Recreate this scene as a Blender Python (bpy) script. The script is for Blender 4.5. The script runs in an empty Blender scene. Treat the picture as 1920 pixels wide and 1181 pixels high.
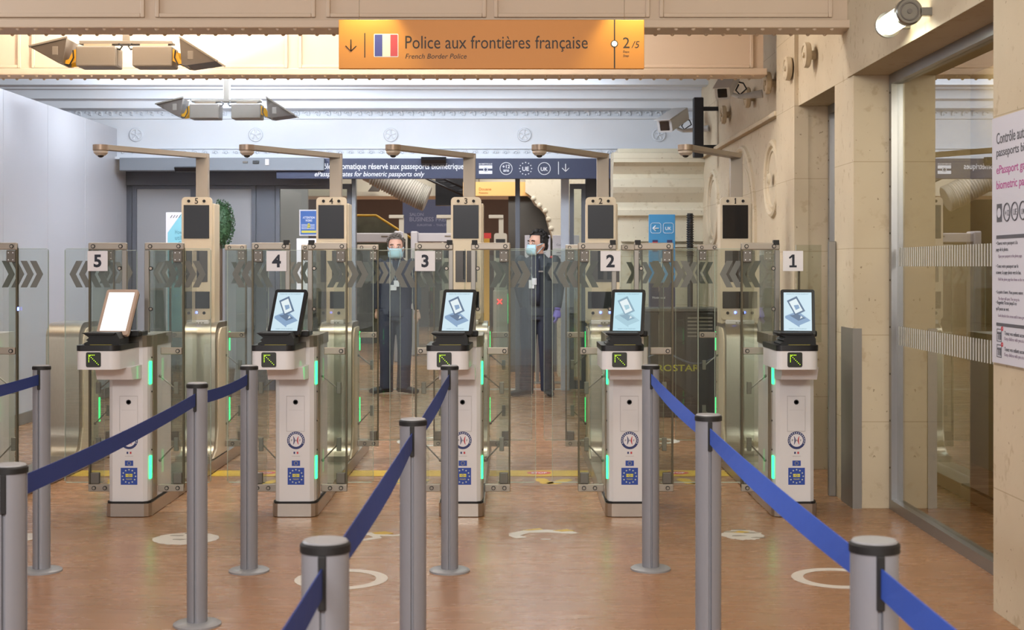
import bpy, bmesh, math, random
from mathutils import Vector, Matrix
random.seed(7)
S = bpy.context.scene
COL = S.collection
PI = math.pi
# ------------------------------------------------------------------ camera
F = 2650.0; HC = 1.45; HY = 500.0
cd = bpy.data.cameras.new('camera'); cam = bpy.data.objects.new('camera', cd); COL.objects.link(cam)
cam.location = (0, 0, HC); cam.rotation_euler = (PI/2, 0, 0)
cd.sensor_width = 36; cd.lens = F/1920*36; cd.shift_y = -(590.5-HY)/1920; cd.clip_start = .05; cd.clip_end = 200
cd.dof.use_dof = True; cd.dof.focus_distance = 8.6; cd.dof.aperture_fstop = 9.0
S.camera = cam
S.view_settings.view_transform = 'Standard'; S.view_settings.look = 'None'; S.view_settings.gamma = 1
S.view_settings.use_curve_mapping = False
S.view_settings.exposure = 0.95
S.cycles.transparent_max_bounces = 48; S.cycles.max_bounces = 8
S.cycles.sample_clamp_indirect = 6; S.cycles.use_denoising = True
# ------------------------------------------------------------------ world
W = bpy.data.worlds.new('world'); S.world = W; W.use_nodes = True
W.node_tree.nodes['Background'].inputs[0].default_value = (.97, .97, 1.0, 1)
W.node_tree.nodes['Background'].inputs[1].default_value = .45

def area(name, loc, rot, sx, sy, power, col=(1, 1, 1), spread=PI):
    l = bpy.data.lights.new(name, 'AREA'); l.shape = 'RECTANGLE'; l.size = sx; l.size_y = sy
    l.energy = power; l.color = col; l.spread = spread
    o = bpy.data.objects.new(name, l); COL.objects.link(o); o.location = loc; o.rotation_euler = rot
    return o
def point(name, loc, power, col=(1, 1, 1), r=.05):
    l = bpy.data.lights.new(name, 'POINT'); l.energy = power; l.color = col; l.shadow_soft_size = r
    o = bpy.data.objects.new(name, l); COL.objects.link(o); o.location = loc
    return o
def spot(name, loc, tgt, power, col=(1, 1, 1), ang=60, r=.03, blend=.6):
    l = bpy.data.lights.new(name, 'SPOT'); l.energy = power; l.color = col; l.shadow_soft_size = r
    l.spot_size = math.radians(ang); l.spot_blend = blend
    o = bpy.data.objects.new(name, l); COL.objects.link(o); o.location = loc
    o.rotation_euler = (Vector(tgt)-Vector(loc)).to_track_quat('-Z', 'Y').to_euler()
    return o
WARM = (1, .90, .78); COOL = (.84, .92, 1.0); NEU = (1, .965, .93)
# unseen fill lights added above and behind the camera, over gates and rear rooms
area('hall_fill', (-.4, 4.2, 4.15), (0, 0, 0), 2.6, 1.0, 46, WARM)
area('hall_fill', (-.8, -3.6, 4.0), (math.radians(62), 0, 0), 4.5, 1.0, 270, NEU)  # added front fill for the kiosk faces, no fixture modelled
area('gate_fill', (-.6, 9.7, 3.9), (0, 0, 0), 3.0, .7, 40, NEU)  # added overhead fill to brighten the gates
area('hall_fill', (-6.2, 6.5, 4.1), (0, math.radians(-38), 0), 1.5, 4, 135, COOL)  # added cool side fill from beyond the left partition
area('back_fill', (-1.5, 14.05, 3.27), (math.radians(30), 0, 0), 5.0, .6, 58, COOL)  # added cool fill for the girder and rear doors
area('back_fill', (.1, 12.3, 3.34), (0, math.radians(20), 0), .8, 1.6, 42, COOL)  # added cool fill for the rear right wall
area('far_fill', (-.8, 17.5, 3.95), (math.radians(25), 0, 0), 3, .6, 60, NEU)  # added fills that brighten the hall beyond the doors
area('far_fill', (-1.5, 21, 3.9), (0, 0, 0), 6, 3, 190, WARM)
area('far_fill', (-1.5, 29, 3.9), (0, 0, 0), 6, 4, 170, WARM)
area('alcove_fill', (3.05, 6.4, 2.7), (math.radians(60), 0, 0), .5, 1.2, 20, WARM)  # added fills so the stone behind the side glass is not dark
area('alcove_fill', (3.05, 9.7, 2.9), (0, 0, 0), .4, .8, 7, WARM)
# floodlights of the two hanging fixtures (they throw upwards and outwards)
for (fx, fy, fz, p1, p2, c) in ((-2.61, 9.6, 3.05, 34, 120, (1, .95, .84)), (-2.61, 12.95, 3.05, 70, 130, COOL)):
    area('flood_lamp', (fx-.52, fy, fz-.04), (PI, math.radians(12), 0), .2, .22, p1, c)
    area('flood_lamp', (fx+.52, fy, fz-.06), (PI, math.radians(-24), 0), .2, .22, p2, c)
# wall tube lamp, sign picture lights
point('tube_lamp', (1.83, 7.06, 2.66), 5, (.95, 1, .86), .04)
spot('sign_lamp', (-.84, 8.02, 3.10), (-.84, 8.22, 2.70), 9, (1, .95, .45), 80, .02)
spot('sign_lamp', (.71, 8.02, 3.10), (.71, 8.22, 2.70), 9, (1, .95, .45), 80, .02)

# ------------------------------------------------------------------ materials
def rgb(h):
    h = h.lstrip('#'); c = [int(h[i:i+2], 16)/255 for i in (0, 2, 4)]
    return tuple((x/12.92 if x <= .04045 else ((x+.055)/1.055)**2.4) for x in c)+(1,)
MATS = {}
def mat(name, col='#808080', rough=.5, metal=0, emit=0, noise=0, nscale=8, stretch=(1, 1, 1), bump=0, spec=.5, ecol=None, coat=0):
    if name in MATS: return MATS[name]
    m = bpy.data.materials.new(name); m.use_nodes = True; nt = m.node_tree; b = nt.nodes['Principled BSDF']
    c = rgb(col) if isinstance(col, str) else col
    b.inputs['Base Color'].default_value = c; b.inputs['Roughness'].default_value = rough
    b.inputs['Metallic'].default_value = metal; b.inputs['Specular IOR Level'].default_value = spec
    if coat: b.inputs['Coat Weight'].default_value = coat
    if emit:
        if name.startswith(('display', 'art')): b.inputs['Base Color'].default_value = (.02, .02, .02, 1)
        b.inputs['Emission Color'].default_value = rgb(ecol) if ecol else c; b.inputs['Emission Strength'].default_value = emit
    if noise or bump:
        tc = nt.nodes.new('ShaderNodeTexCoord'); mp = nt.nodes.new('ShaderNodeMapping'); nz = nt.nodes.new('ShaderNodeTexNoise')
        mp.inputs['Scale'].default_value = stretch; nz.inputs['Scale'].default_value = nscale; nz.inputs['Detail'].default_value = 6
        nt.links.new(tc.outputs['Object'], mp.inputs[0]); nt.links.new(mp.outputs[0], nz.inputs['Vector'])
        if noise:
            mx = nt.nodes.new('ShaderNodeMix'); mx.data_type = 'RGBA'
            mx.inputs['A'].default_value = tuple(min(1, x*(1-noise)) for x in c[:3])+(1,)
            mx.inputs['B'].default_value = tuple(min(1, x*(1+noise)) for x in c[:3])+(1,)
            nt.links.new(nz.outputs['Fac'], mx.inputs['Factor']); nt.links.new(mx.outputs['Result'], b.inputs['Base Color'])
        if bump:
            bp = nt.nodes.new('ShaderNodeBump'); bp.inputs['Strength'].default_value = bump; bp.inputs['Distance'].default_value = .004
            nt.links.new(nz.outputs['Fac'], bp.inputs['Height']); nt.links.new(bp.outputs[0], b.inputs['Normal'])
    MATS[name] = m
    return m
def glass(name, tint, refl=1.0, rough=.0, ior=1.45):
    m = bpy.data.materials.new(name); m.use_nodes = True; nt = m.node_tree; nt.nodes.clear()
    out = nt.nodes.new('ShaderNodeOutputMaterial'); tr = nt.nodes.new('ShaderNodeBsdfTransparent'); gl = nt.nodes.new('ShaderNodeBsdfGlossy')
    fr = nt.nodes.new('ShaderNodeFresnel'); mx = nt.nodes.new('ShaderNodeMixShader'); mu = nt.nodes.new('ShaderNodeMath'); mu.operation = 'MULTIPLY'
    tr.inputs[0].default_value = rgb(tint); gl.inputs['Color'].default_value = (1, 1, 1, 1); gl.inputs['Roughness'].default_value = rough
    fr.inputs['IOR'].default_value = ior; mu.inputs[1].default_value = refl
    ge = nt.nodes.new('ShaderNodeNewGeometry'); iv = nt.nodes.new('ShaderNodeMath'); iv.operation = 'SUBTRACT'; iv.inputs[0].default_value = 1
    m3 = nt.nodes.new('ShaderNodeMath'); m3.operation = 'MULTIPLY'; m3.use_clamp = True
    nt.links.new(ge.outputs['Backfacing'], iv.inputs[1]); nt.links.new(fr.outputs[0], mu.inputs[0])
    nt.links.new(mu.outputs[0], m3.inputs[0]); nt.links.new(iv.outputs[0], m3.inputs[1]); nt.links.new(m3.outputs[0], mx.inputs[0])
    nt.links.new(tr.outputs[0], mx.inputs[1]); nt.links.new(gl.outputs[0], mx.inputs[2]); nt.links.new(mx.outputs[0], out.inputs[0])
    MATS[name] = m
    return m
def frosted(name, col, alpha):
    m = bpy.data.materials.new(name); m.use_nodes = True; b = m.node_tree.nodes['Principled BSDF']
    b.inputs['Base Color'].default_value = rgb(col); b.inputs['Alpha'].default_value = alpha; b.inputs['Roughness'].default_value = .6
    return m
def stone(name, c1, c2, c3, joints=True, rough=.75):
    m = bpy.data.materials.new(name); m.use_nodes = True; nt = m.node_tree; b = nt.nodes['Principled BSDF']
    b.inputs['Roughness'].default_value = rough; b.inputs['Specular IOR Level'].default_value = .25
    tc = nt.nodes.new('ShaderNodeTexCoord'); L = nt.links.new
    n1 = nt.nodes.new('ShaderNodeTexNoise'); n1.inputs['Scale'].default_value = 1.6; n1.inputs['Detail'].default_value = 5
    n2 = nt.nodes.new('ShaderNodeTexNoise'); n2.inputs['Scale'].default_value = 14; n2.inputs['Detail'].default_value = 8
    L(tc.outputs['Object'], n1.inputs[0]); L(tc.outputs['Object'], n2.inputs[0])
    r1 = nt.nodes.new('ShaderNodeValToRGB'); r1.color_ramp.elements[0].position = .35; r1.color_ramp.elements[0].color = rgb(c1)
    r1.color_ramp.elements[1].position = .65; r1.color_ramp.elements[1].color = rgb(c2); L(n1.outputs['Fac'], r1.inputs[0])
    r2 = nt.nodes.new('ShaderNodeValToRGB'); r2.color_ramp.elements[0].position = .30; r2.color_ramp.elements[0].color = (1, 1, 1, 1)
    r2.color_ramp.elements[1].position = .40; r2.color_ramp.elements[1].color = (0, 0, 0, 1); L(n2.outputs['Fac'], r2.inputs[0])
    mx = nt.nodes.new('ShaderNodeMix'); mx.data_type = 'RGBA'; mx.inputs['B'].default_value = rgb(c3)
    L(r2.outputs[0], mx.inputs['Factor']); L(r1.outputs[0], mx.inputs['A'])
    last = mx.outputs['Result']
    n3 = nt.nodes.new('ShaderNodeTexNoise'); n3.inputs['Scale'].default_value = 38; n3.inputs['Detail'].default_value = 2; L(tc.outputs['Object'], n3.inputs[0])
    r3 = nt.nodes.new('ShaderNodeValToRGB'); r3.color_ramp.elements[0].position = .715; r3.color_ramp.elements[0].color = (0, 0, 0, 1)
    r3.color_ramp.elements[1].position = .74; r3.color_ramp.elements[1].color = (.6, .6, .6, 1); L(n3.outputs['Fac'], r3.inputs[0])
    m3 = nt.nodes.new('ShaderNodeMix'); m3.data_type = 'RGBA'; m3.inputs['B'].default_value = rgb('#6f5a42')
    L(r3.outputs[0], m3.inputs['Factor']); L(last, m3.inputs['A']); last = m3.outputs['Result']
    if joints:   # horizontal bed joints
        sp = nt.nodes.new('ShaderNodeSeparateXYZ'); L(tc.outputs['Object'], sp.inputs[0])
        md = nt.nodes.new('ShaderNodeMath'); md.operation = 'PINGPONG'; md.inputs[1].default_value = .26; L(sp.outputs['Z'], md.inputs[0])
        lt = nt.nodes.new('ShaderNodeMath'); lt.operation = 'LESS_THAN'; lt.inputs[1].default_value = .0028; L(md.outputs[0], lt.inputs[0])
        sc = nt.nodes.new('ShaderNodeMath'); sc.operation = 'MULTIPLY'; sc.inputs[1].default_value = .45; L(lt.outputs[0], sc.inputs[0])
        m2 = nt.nodes.new('ShaderNodeMix'); m2.data_type = 'RGBA'; m2.inputs['B'].default_value = rgb('#8a7452')
        L(sc.outputs[0], m2.inputs['Factor']); L(last, m2.inputs['A']); last = m2.outputs['Result']
    L(last, b.inputs['Base Color'])
    bp = nt.nodes.new('ShaderNodeBump'); bp.inputs['Strength'].default_value = .35; bp.inputs['Distance'].default_value = .006
    L(n2.outputs['Fac'], bp.inputs['Height']); L(bp.outputs[0], b.inputs['Normal'])
    return m
def floor_mat():
    m = bpy.data.materials.new('floor_wood'); m.use_nodes = True; nt = m.node_tree; b = nt.nodes['Principled BSDF']; L = nt.links.new
    tc = nt.nodes.new('ShaderNodeTexCoord')
    mp = nt.nodes.new('ShaderNodeMapping'); mp.inputs['Scale'].default_value = (1.0, 6, 1); L(tc.outputs['Object'], mp.inputs[0])
    n1 = nt.nodes.new('ShaderNodeTexNoise'); n1.inputs['Scale'].default_value = 2.2; n1.inputs['Detail'].default_value = 8; L(mp.outputs[0], n1.inputs[0])
    n2 = nt.nodes.new('ShaderNodeTexNoise'); n2.inputs['Scale'].default_value = .9; n2.inputs['Detail'].default_value = 4; L(tc.outputs['Object'], n2.inputs[0])
    br = nt.nodes.new('ShaderNodeTexBrick'); br.inputs['Scale'].default_value = 1; br.inputs['Brick Width'].default_value = 1.2; br.inputs['Row Height'].default_value = .16
    br.inputs['Mortar Size'].default_value = .0015; br.inputs['Color1'].default_value = rgb('#a37a59'); br.inputs['Color2'].default_value = rgb('#a87e5d')
    br.inputs['Mortar'].default_value = rgb('#96704f'); L(tc.outputs['Object'], br.inputs['Vector'])
    mx = nt.nodes.new('ShaderNodeMix'); mx.data_type = 'RGBA'; mx.blend_type = 'MULTIPLY'; mx.inputs['Factor'].default_value = .7
    r = nt.nodes.new('ShaderNodeValToRGB'); r.color_ramp.elements[0].position = .3; r.color_ramp.elements[0].color = (.91, .90, .89, 1)
    r.color_ramp.elements[1].position = .7; r.color_ramp.elements[1].color = (1.0, 1.0, 1.0, 1); L(n1.outputs['Fac'], r.inputs[0])
    L(br.outputs['Color'], mx.inputs['A']); L(r.outputs[0], mx.inputs['B'])
    m2 = nt.nodes.new('ShaderNodeMix'); m2.data_type = 'RGBA'; m2.blend_type = 'MULTIPLY'; m2.inputs['Factor'].default_value = .6
    r2 = nt.nodes.new('ShaderNodeValToRGB'); r2.color_ramp.elements[0].position = .35; r2.color_ramp.elements[0].color = (.8, .75, .7, 1)
    r2.color_ramp.elements[1].position = .65; r2.color_ramp.elements[1].color = (1, 1, 1, 1); L(n2.outputs['Fac'], r2.inputs[0])
    L(mx.outputs['Result'], m2.inputs['A']); L(r2.outputs[0], m2.inputs['B']); L(m2.outputs['Result'], b.inputs['Base Color'])
    rr = nt.nodes.new('ShaderNodeMapRange'); rr.inputs['To Min'].default_value = .20; rr.inputs['To Max'].default_value = .34; L(n1.outputs['Fac'], rr.inputs[0])
    L(rr.outputs[0], b.inputs['Roughness']); b.inputs['Specular IOR Level'].default_value = .45
    bp = nt.nodes.new('ShaderNodeBump'); bp.inputs['Strength'].default_value = .025; bp.inputs['Distance'].default_value = .003
    L(n1.outputs['Fac'], bp.inputs['Height']); L(bp.outputs[0], b.inputs['Normal'])
    return m
M_FLOOR = floor_mat()
M_STONE = stone('limestone', '#bfb097', '#c9bba2', '#b5a48a')
M_STONE2 = stone('limestone_pier', '#b8aa90', '#c1b399', '#ab9d82')
M_STONE3 = stone('limestone_back', '#c9c0ab', '#d2cab6', '#beb39c')
M_BEAM = mat('beam_paint', '#c2ad97', .55, noise=.04, nscale=3)
M_IRON = mat('white_iron', '#d5d9e0', .5, noise=.04, nscale=3)
M_CEIL = mat('ceiling_paint', '#cfd0d2', .7, noise=.03, nscale=2)
M_PART = mat('grey_partition', '#b2b2b8', .33, noise=.02, nscale=2, spec=.6)
M_WHITE = mat('white_shell', '#d6d4d6', .38, noise=.02, nscale=5, coat=.3)
M_CREAM = mat('cream_shell', '#c9bca6', .42, noise=.02, nscale=4)
M_STEEL = mat('brushed_steel', '#a59c8e', .30, .9, noise=.1, nscale=20, stretch=(1, 1, 14))
M_STEELH = mat('brushed_steel_across', '#a59f92', .30, .9, noise=.1, nscale=20, stretch=(14, 1, 1))
M_SGREY = mat('satin_grey', '#8e8a84', .42, .6)
M_BAR = mat('clamp_metal', '#9f968b', .4, .45, noise=.04)
M_DARK = mat('dark_bracket', '#6d6862', .5, .4)
M_BRON = mat('bronze_edge', '#57503f', .4, .5)
M_BLACK = mat('black_plastic', '#17171a', .35)
M_SCRN = mat('dark_glass_screen', '#1d1b1d', .12, coat=.4)
M_RUB = mat('black_rubber', '#0c0c0e', .6)
M_GLASS = glass('gate_glass', '#f1f4f1', 1.7)
M_GLASS2 = glass('door_glass', '#edf0ec', 1.7)
M_GLASSD = glass('wall_glass', '#d6d4c2', 1.9, ior=1.5)
M_EDGE = mat('glass_edge', '#a9b5a9', .2)
M_CHEV = frosted('frosted_chevron', '#72736f', .85)
M_GREEN = mat('green_led', (.02, .5, .15, 1), .4, emit=1.7, ecol='#30f080')
M_BLUE = mat('blue_led', (.1, .2, 1, 1), .4, emit=4, ecol='#5a6cff')
M_REDL = mat('red_led', (1, .1, .1, 1), .4, emit=3, ecol='#ff3030')
M_YDOT = mat('yellow_green_led', (.5, 1, .05, 1), .4, emit=1.2, ecol='#b8ff10')
M_POST = mat('post_grey', '#85868d', .38, .12, noise=.03, nscale=9)
M_POSTB = mat('post_base_grey', '#8f9094', .42, .1)
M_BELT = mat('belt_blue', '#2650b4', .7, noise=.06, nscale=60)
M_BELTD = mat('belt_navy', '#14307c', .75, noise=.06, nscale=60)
M_NAVY = mat('sign_navy', '#2c3350', .5)
M_ORANGE = mat('sign_orange', '#bd7824', .5)
M_INK = mat('ink', '#2a2018', .6)
M_PAPER = mat('paper_white', '#dcd9de', .6)
M_WTXT = mat('white_lettering', '#e6e8ee', .6)
M_YEL = mat('yellow_tape', '#c4a12a', .5, noise=.08, nscale=20)
M_ALU = mat('aluminium_frame', '#8b9097', .35, .6)
M_FRAME = mat('slate_frame', '#5d6068', .45, .3)
M_UNI = mat('uniform_navy', '#1d2130', .8, noise=.15, nscale=40)
M_JACK = mat('uniform_grey', '#2f343c', .8, noise=.1, nscale=40)
M_SKIN = mat('skin', '#cfa08a', .5, noise=.06, nscale=20)
M_MASK = mat('mask_blue', '#b4d6e2', .7, noise=.03)

# ------------------------------------------------------------------ mesh helper
class MB:
    def __init__(s): s.bm = bmesh.new(); s.mi = 0
    def _mat(s, faces):
        for f in faces: f.material_index = s.mi
    def box(s, x0, x1, y0, y1, z0, z1, bev=0, seg=2, rot=None, piv=None):
        r = bmesh.ops.create_cube(s.bm, size=1); vs = r['verts']
        for v in vs: v.co = Vector(((x0+x1)/2+v.co.x*(x1-x0), (y0+y1)/2+v.co.y*(y1-y0), (z0+z1)/2+v.co.z*(z1-z0)))
        if bev:
            es = list({e for v in vs for e in v.link_edges})
            rr = bmesh.ops.bevel(s.bm, geom=es, offset=bev, segments=seg, affect='EDGES', profile=.5)
            vs = list({v for f in rr['faces'] for v in f.verts} | {v for v in vs if v.is_valid})
        if rot:
            p = Vector(piv) if piv else Vector(((x0+x1)/2, (y0+y1)/2, (z0+z1)/2))
            for v in vs: v.co = rot @ (v.co-p)+p
        s._mat({f for v in vs for f in v.link_faces})
        return s
    def prism(s, pts, plane, a, b, smooth=False):
        # pts polygon (p,q) in plane 'xz','yz','xy' swept along the remaining axis from a to b
        def P(p, q, t):
            return {'xz': (p, t, q), 'yz': (t, p, q), 'xy': (p, q, t)}[plane]
        v0 = [s.bm.verts.new(P(p, q, a)) for p, q in pts]; v1 = [s.bm.verts.new(P(p, q, b)) for p, q in pts]
        fs = []; n = len(pts)
        try: fs.append(s.bm.faces.new(v0)); fs.append(s.bm.faces.new(v1[::-1]))
        except ValueError: pass
        for i in range(n):
            f = s.bm.faces.new((v0[i], v1[i], v1[(i+1) % n], v0[(i+1) % n])); f.smooth = smooth; fs.append(f)
        s._mat(fs)
        return s
    def tube(s, path, rad, n=12, caps=True, flat=1.0):
        path = [Vector(p) for p in path]; k = len(path)
        rad = rad if isinstance(rad, (list, tuple)) else [rad]*k
        rings = []; up = None
        for i, p in enumerate(path):
            d = (path[min(i+1, k-1)]-path[max(i-1, 0)]).normalized()
            if up is None: up = Vector((0, 0, 1)) if abs(d.z) < .9 else Vector((0, 1, 0))
            x = d.cross(up).normalized(); y = x.cross(d).normalized(); up = y
            rings.append([s.bm.verts.new(p+x*math.cos(2*PI*j/n)*rad[i]+y*math.sin(2*PI*j/n)*rad[i]*flat) for j in range(n)])
        fs = []
        for a, b in zip(rings, rings[1:]):
            for j in range(n):
                f = s.bm.faces.new((a[j], a[(j+1) % n], b[(j+1) % n], b[j])); f.smooth = True; fs.append(f)
        if caps: fs.append(s.bm.faces.new(rings[0][::-1])); fs.append(s.bm.faces.new(rings[-1]))
        s._mat(fs)
        return s
    def cyl(s, c, axis, r, h, n=20, r2=None):
        c = Vector(c); a = {'x': Vector((1, 0, 0)), 'y': Vector((0, 1, 0)), 'z': Vector((0, 0, 1))}[axis]
        return s.tube([c, c+a*h], [r, r if r2 is None else r2], n)
    def lathe(s, prof, c=(0, 0, 0), n=28, axis='z'):
        rings = []
        for r, t in prof:
            ring = []
            for j in range(n):
                a = 2*PI*j/n; u, v = r*math.cos(a), r*math.sin(a)
                p = {'z': (u, v, t), 'x': (t, u, v), 'y': (u, t, v)}[axis]
                ring.append(s.bm.verts.new(Vector(c)+Vector(p)))
            rings.append(ring)
        fs = []
        for a, b in zip(rings, rings[1:]):
            for j in range(n):
                f = s.bm.faces.new((a[j], a[(j+1) % n], b[(j+1) % n], b[j])); f.smooth = True; fs.append(f)
        fs.append(s.bm.faces.new(rings[0][::-1])); fs.append(s.bm.faces.new(rings[-1]))
        s._mat(fs)
        return s
    def torus(s, c, axis, R, r, n=36, m=8, a0=0, a1=2*PI, sx=1, sy=1):
        full = abs(a1-a0-2*PI) < 1e-4; rings = []
        for i in range(n if full else n+1):
            a = a0+(a1-a0)*i/n
            ring = []
            for j in range(m):
                b = 2*PI*j/m; q = R+r*math.cos(b); u, v, w = q*math.cos(a)*sx, q*math.sin(a)*sy, r*math.sin(b)
                ring.append(s.bm.verts.new(Vector(c)+Vector({'x': (w, u, v), 'y': (u, w, v), 'z': (u, v, w)}[axis])))
            rings.append(ring)
        fs = []; k = len(rings)
        for i in range(k if full else k-1):
            a, b = rings[i], rings[(i+1) % k]
            for j in range(m):
                f = s.bm.faces.new((a[j], a[(j+1) % m], b[(j+1) % m], b[j])); f.smooth = True; fs.append(f)
        s._mat(fs)
        return s
    def ball(s, c, r, seg=16, sc=(1, 1, 1)):
        res = bmesh.ops.create_uvsphere(s.bm, u_segments=seg, v_segments=max(6, seg//2), radius=1)
        for v in res['verts']: v.co = Vector((c[0]+v.co.x*r*sc[0], c[1]+v.co.y*r*sc[1], c[2]+v.co.z*r*sc[2]))
        fs = {f for v in res['verts'] for f in v.link_faces}
        for f in fs: f.smooth = True
        s._mat(fs)
        return s
    def loft(s, rings, n=20):      # rings of (x,y,z,rx,ry)
        R = [[s.bm.verts.new((x+rx*math.cos(2*PI*j/n), y+ry*math.sin(2*PI*j/n), z)) for j in range(n)] for x, y, z, rx, ry in rings]
        fs = []
        for a, b in zip(R, R[1:]):
            for j in range(n):
                f = s.bm.faces.new((a[j], a[(j+1) % n], b[(j+1) % n], b[j])); f.smooth = True; fs.append(f)
        fs.append(s.bm.faces.new(R[0][::-1])); fs.append(s.bm.faces.new(R[-1]))
        s._mat(fs)
        return s
    def build(s, name, mats, parent=None, loc=None, recalc=True, **tags):
        if recalc: bmesh.ops.recalc_face_normals(s.bm, faces=s.bm.faces[:])
        for e in s.bm.edges:
            if len(e.link_faces) == 2 and e.calc_face_angle(0) > .65: e.smooth = False
        me = bpy.data.meshes.new(name); s.bm.to_mesh(me); s.bm.free()
        for m in (mats if isinstance(mats, (list, tuple)) else [mats]): me.materials.append(m)
        o = bpy.data.objects.new(name, me); COL.objects.link(o)
        if parent: o.parent = parent
        if loc: o.location = loc
        for k, v in tags.items(): o[k] = v
        return o
def thing(name, loc, label, category, group=None, rz=0):
    o = bpy.data.objects.new(name, None); COL.objects.link(o); o.location = loc; o.rotation_euler = (0, 0, rz)
    o.empty_display_size = .1; o['label'] = label; o['category'] = category
    if group: o['group'] = group
    return o
def kids(o): return [c for c in bpy.data.objects if c.parent == o]
def numeral_one(name, m, parent, height, o, thick, wd=.62):
    h = height; w = h*wd; x, y, z = o; t = h*.19
    P = [(-w*.46, 0), (w*.46, 0), (w*.46, t*.85), (t/2+.02*h, t*.85), (t/2+.02*h, h), (-t*.35, h), (-w*.52, h*.78), (-w*.44, h*.66), (-t/2+.02*h, h*.79), (-t/2+.02*h, t*.85), (-w*.46, t*.85)]
    return MB().prism([(x+a, z+b) for a, b in P], 'xz', y-thick, y).build(name, m, parent)
def copy_tree(o, parent=None):
    c = o.copy(); COL.objects.link(c); c.parent = parent
    for ch in kids(o): copy_tree(ch, c)
    return c
def rrect(x0, x1, y0, y1, r, n=4):
    pts = []
    for cx, cy, a in ((x1-r, y1-r, 0), (x0+r, y1-r, 90), (x0+r, y0+r, 180), (x1-r, y0+r, 270)):
        for i in range(n+1):
            t = math.radians(a+90*i/n); pts.append((cx+r*math.cos(t), cy+r*math.sin(t)))
    return pts
XZ = (Vector((1, 0, 0)), Vector((0, 0, 1)))
FRONT = (Vector((1, 0, 0)), Vector((0, 0, 1)), Vector((0, -1, 0)))
WALLR = (Vector((0, -1, 0)), Vector((0, 0, 1)), Vector((-1, 0, 0)))
FLOORB = (Vector((1, 0, 0)), Vector((0, 1, 0)), Vector((0, 0, 1)))
def text_mesh(txt, width=None, height=None, basis=FRONT, o=(0, 0, 0), align='L', shear=0, bold=0, thick=.001, ls=1.0):
    cu = bpy.data.curves.new('t', 'FONT'); cu.body = txt; cu.size = 1; cu.shear = shear; cu.offset = bold; cu.space_line = ls; cu.resolution_u = 3
    ob = bpy.data.objects.new('t', cu); COL.objects.link(ob)
    dg = bpy.context.evaluated_depsgraph_get(); me = bpy.data.meshes.new_from_object(ob.evaluated_get(dg))
    bpy.data.objects.remove(ob); bpy.data.curves.remove(cu)
    xs = [v.co.x for v in me.vertices]; ys = [v.co.y for v in me.vertices]
    x0, x1, y0, y1 = min(xs), max(xs), min(ys), max(ys)
    sx = width/(x1-x0) if width else None; sy = height/(y1-y0) if height else None
    sx = sx or sy; sy = sy or sx
    offx = {'L': -x0, 'C': -(x0+x1)/2, 'R': -x1}[align]; offy = -y0
    u, v, n = basis; O = Vector(o)
    bm = bmesh.new(); bm.from_mesh(me); bpy.data.meshes.remove(me)
    r = bmesh.ops.extrude_face_region(bm, geom=bm.faces[:]); top = {x for x in r['geom'] if isinstance(x, bmesh.types.BMVert)}
    for w in bm.verts: w.co = O+u*((w.co.x+offx)*sx)+v*((w.co.y+offy)*sy)+n*(thick if w in top else 0)
    mb = MB(); mb.bm.free(); mb.bm = bm
    return mb
def lettering(name, txt, m, parent, **k):
    if '\n' not in txt: return text_mesh(txt, **k).build(name, m, parent)
    L = txt.split('\n'); H = k.pop('height'); lh = H/(len(L)*1.35-.35); w = k.pop('width', None); o = Vector(k.pop('o')); v = k.get('basis', FRONT)[1]; mx = max(len(t) for t in L)
    for i, t in enumerate(L):
        ww = w*len(t.strip())/mx if w else None
        ob = text_mesh(t.strip(), width=ww, height=lh, o=o+v*((len(L)-1-i)*lh*1.35), **k).build(name, m, parent)
    return ob
def px(x, y, d): return ((x-960)*d/F, d, HC-(y-HY)*d/F)

# ================================================================== SETTING
XR = 2.05
def struct(name, mb, m): return mb.build(name, m, kind='structure')
struct('floor', MB().box(-11, 5, -4, 38, -.1, 0), M_FLOOR)
struct('ceiling', MB().box(-11, 5, -4, 10.95, 4.3, 4.45), M_CEIL)
# coffered rear ceiling with mouldings running across
m = MB().box(-11, 2.35, 10.95, 16.75, 3.42, 3.6)
for y0, y1, z in ((13.55, 13.75, 3.37), (14.2, 14.32, 3.385), (14.75, 14.95, 3.35), (15.25, 15.36, 3.37), (15.55, 15.78, 3.30), (15.78, 16.0, 3.22)):
    m.box(-11, 2.25, y0, y1, z, 3.425)
struct('trim_1', m, M_IRON)
# painted cast-iron beams
def beam(name, y0, y1, z0, z1, x1, edges, zb):
    m = MB().box(-11, x1, y0, y1, z0+.05, z1).box(-11, x1+.02, y0-.06, y1+.06, z0, z0+.05, .006)
    for a, b in edges:
        for (p, q, r_, s_) in ((a+.0251, b-.0251, zb, zb+.025), (a, a+.025, zb, z1-.02), (b-.025, b, zb, z1-.02)):
            m.box(p, q, y0-.02, y0, r_, s_, .005)
    x = -5.2
    while x < x1-.05:
        m.ball((x, y0-.03, z0), .014, 8); m.ball((x, y1+.03, z0), .014, 8); x += .105
    return m.build(name, M_BEAM, kind='structure')
beam('trim_2', 8.60, 8.74, 2.894, 4.3, XR, [((a-960)*8.6/F, (b-960)*8.6/F) for a, b in ((-300, 272), (292, 592), (612, 912), (926, 1218), (1236, 1560))], 2.965)
beam('trim_3', 10.80, 10.92, 2.908, 4.3, 1.92, [((a-960)*10.8/F, (b-960)*10.8/F) for a, b in ((-300, 40), (60, 540), (560, 920), (934, 1412))], 2.965)
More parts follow.
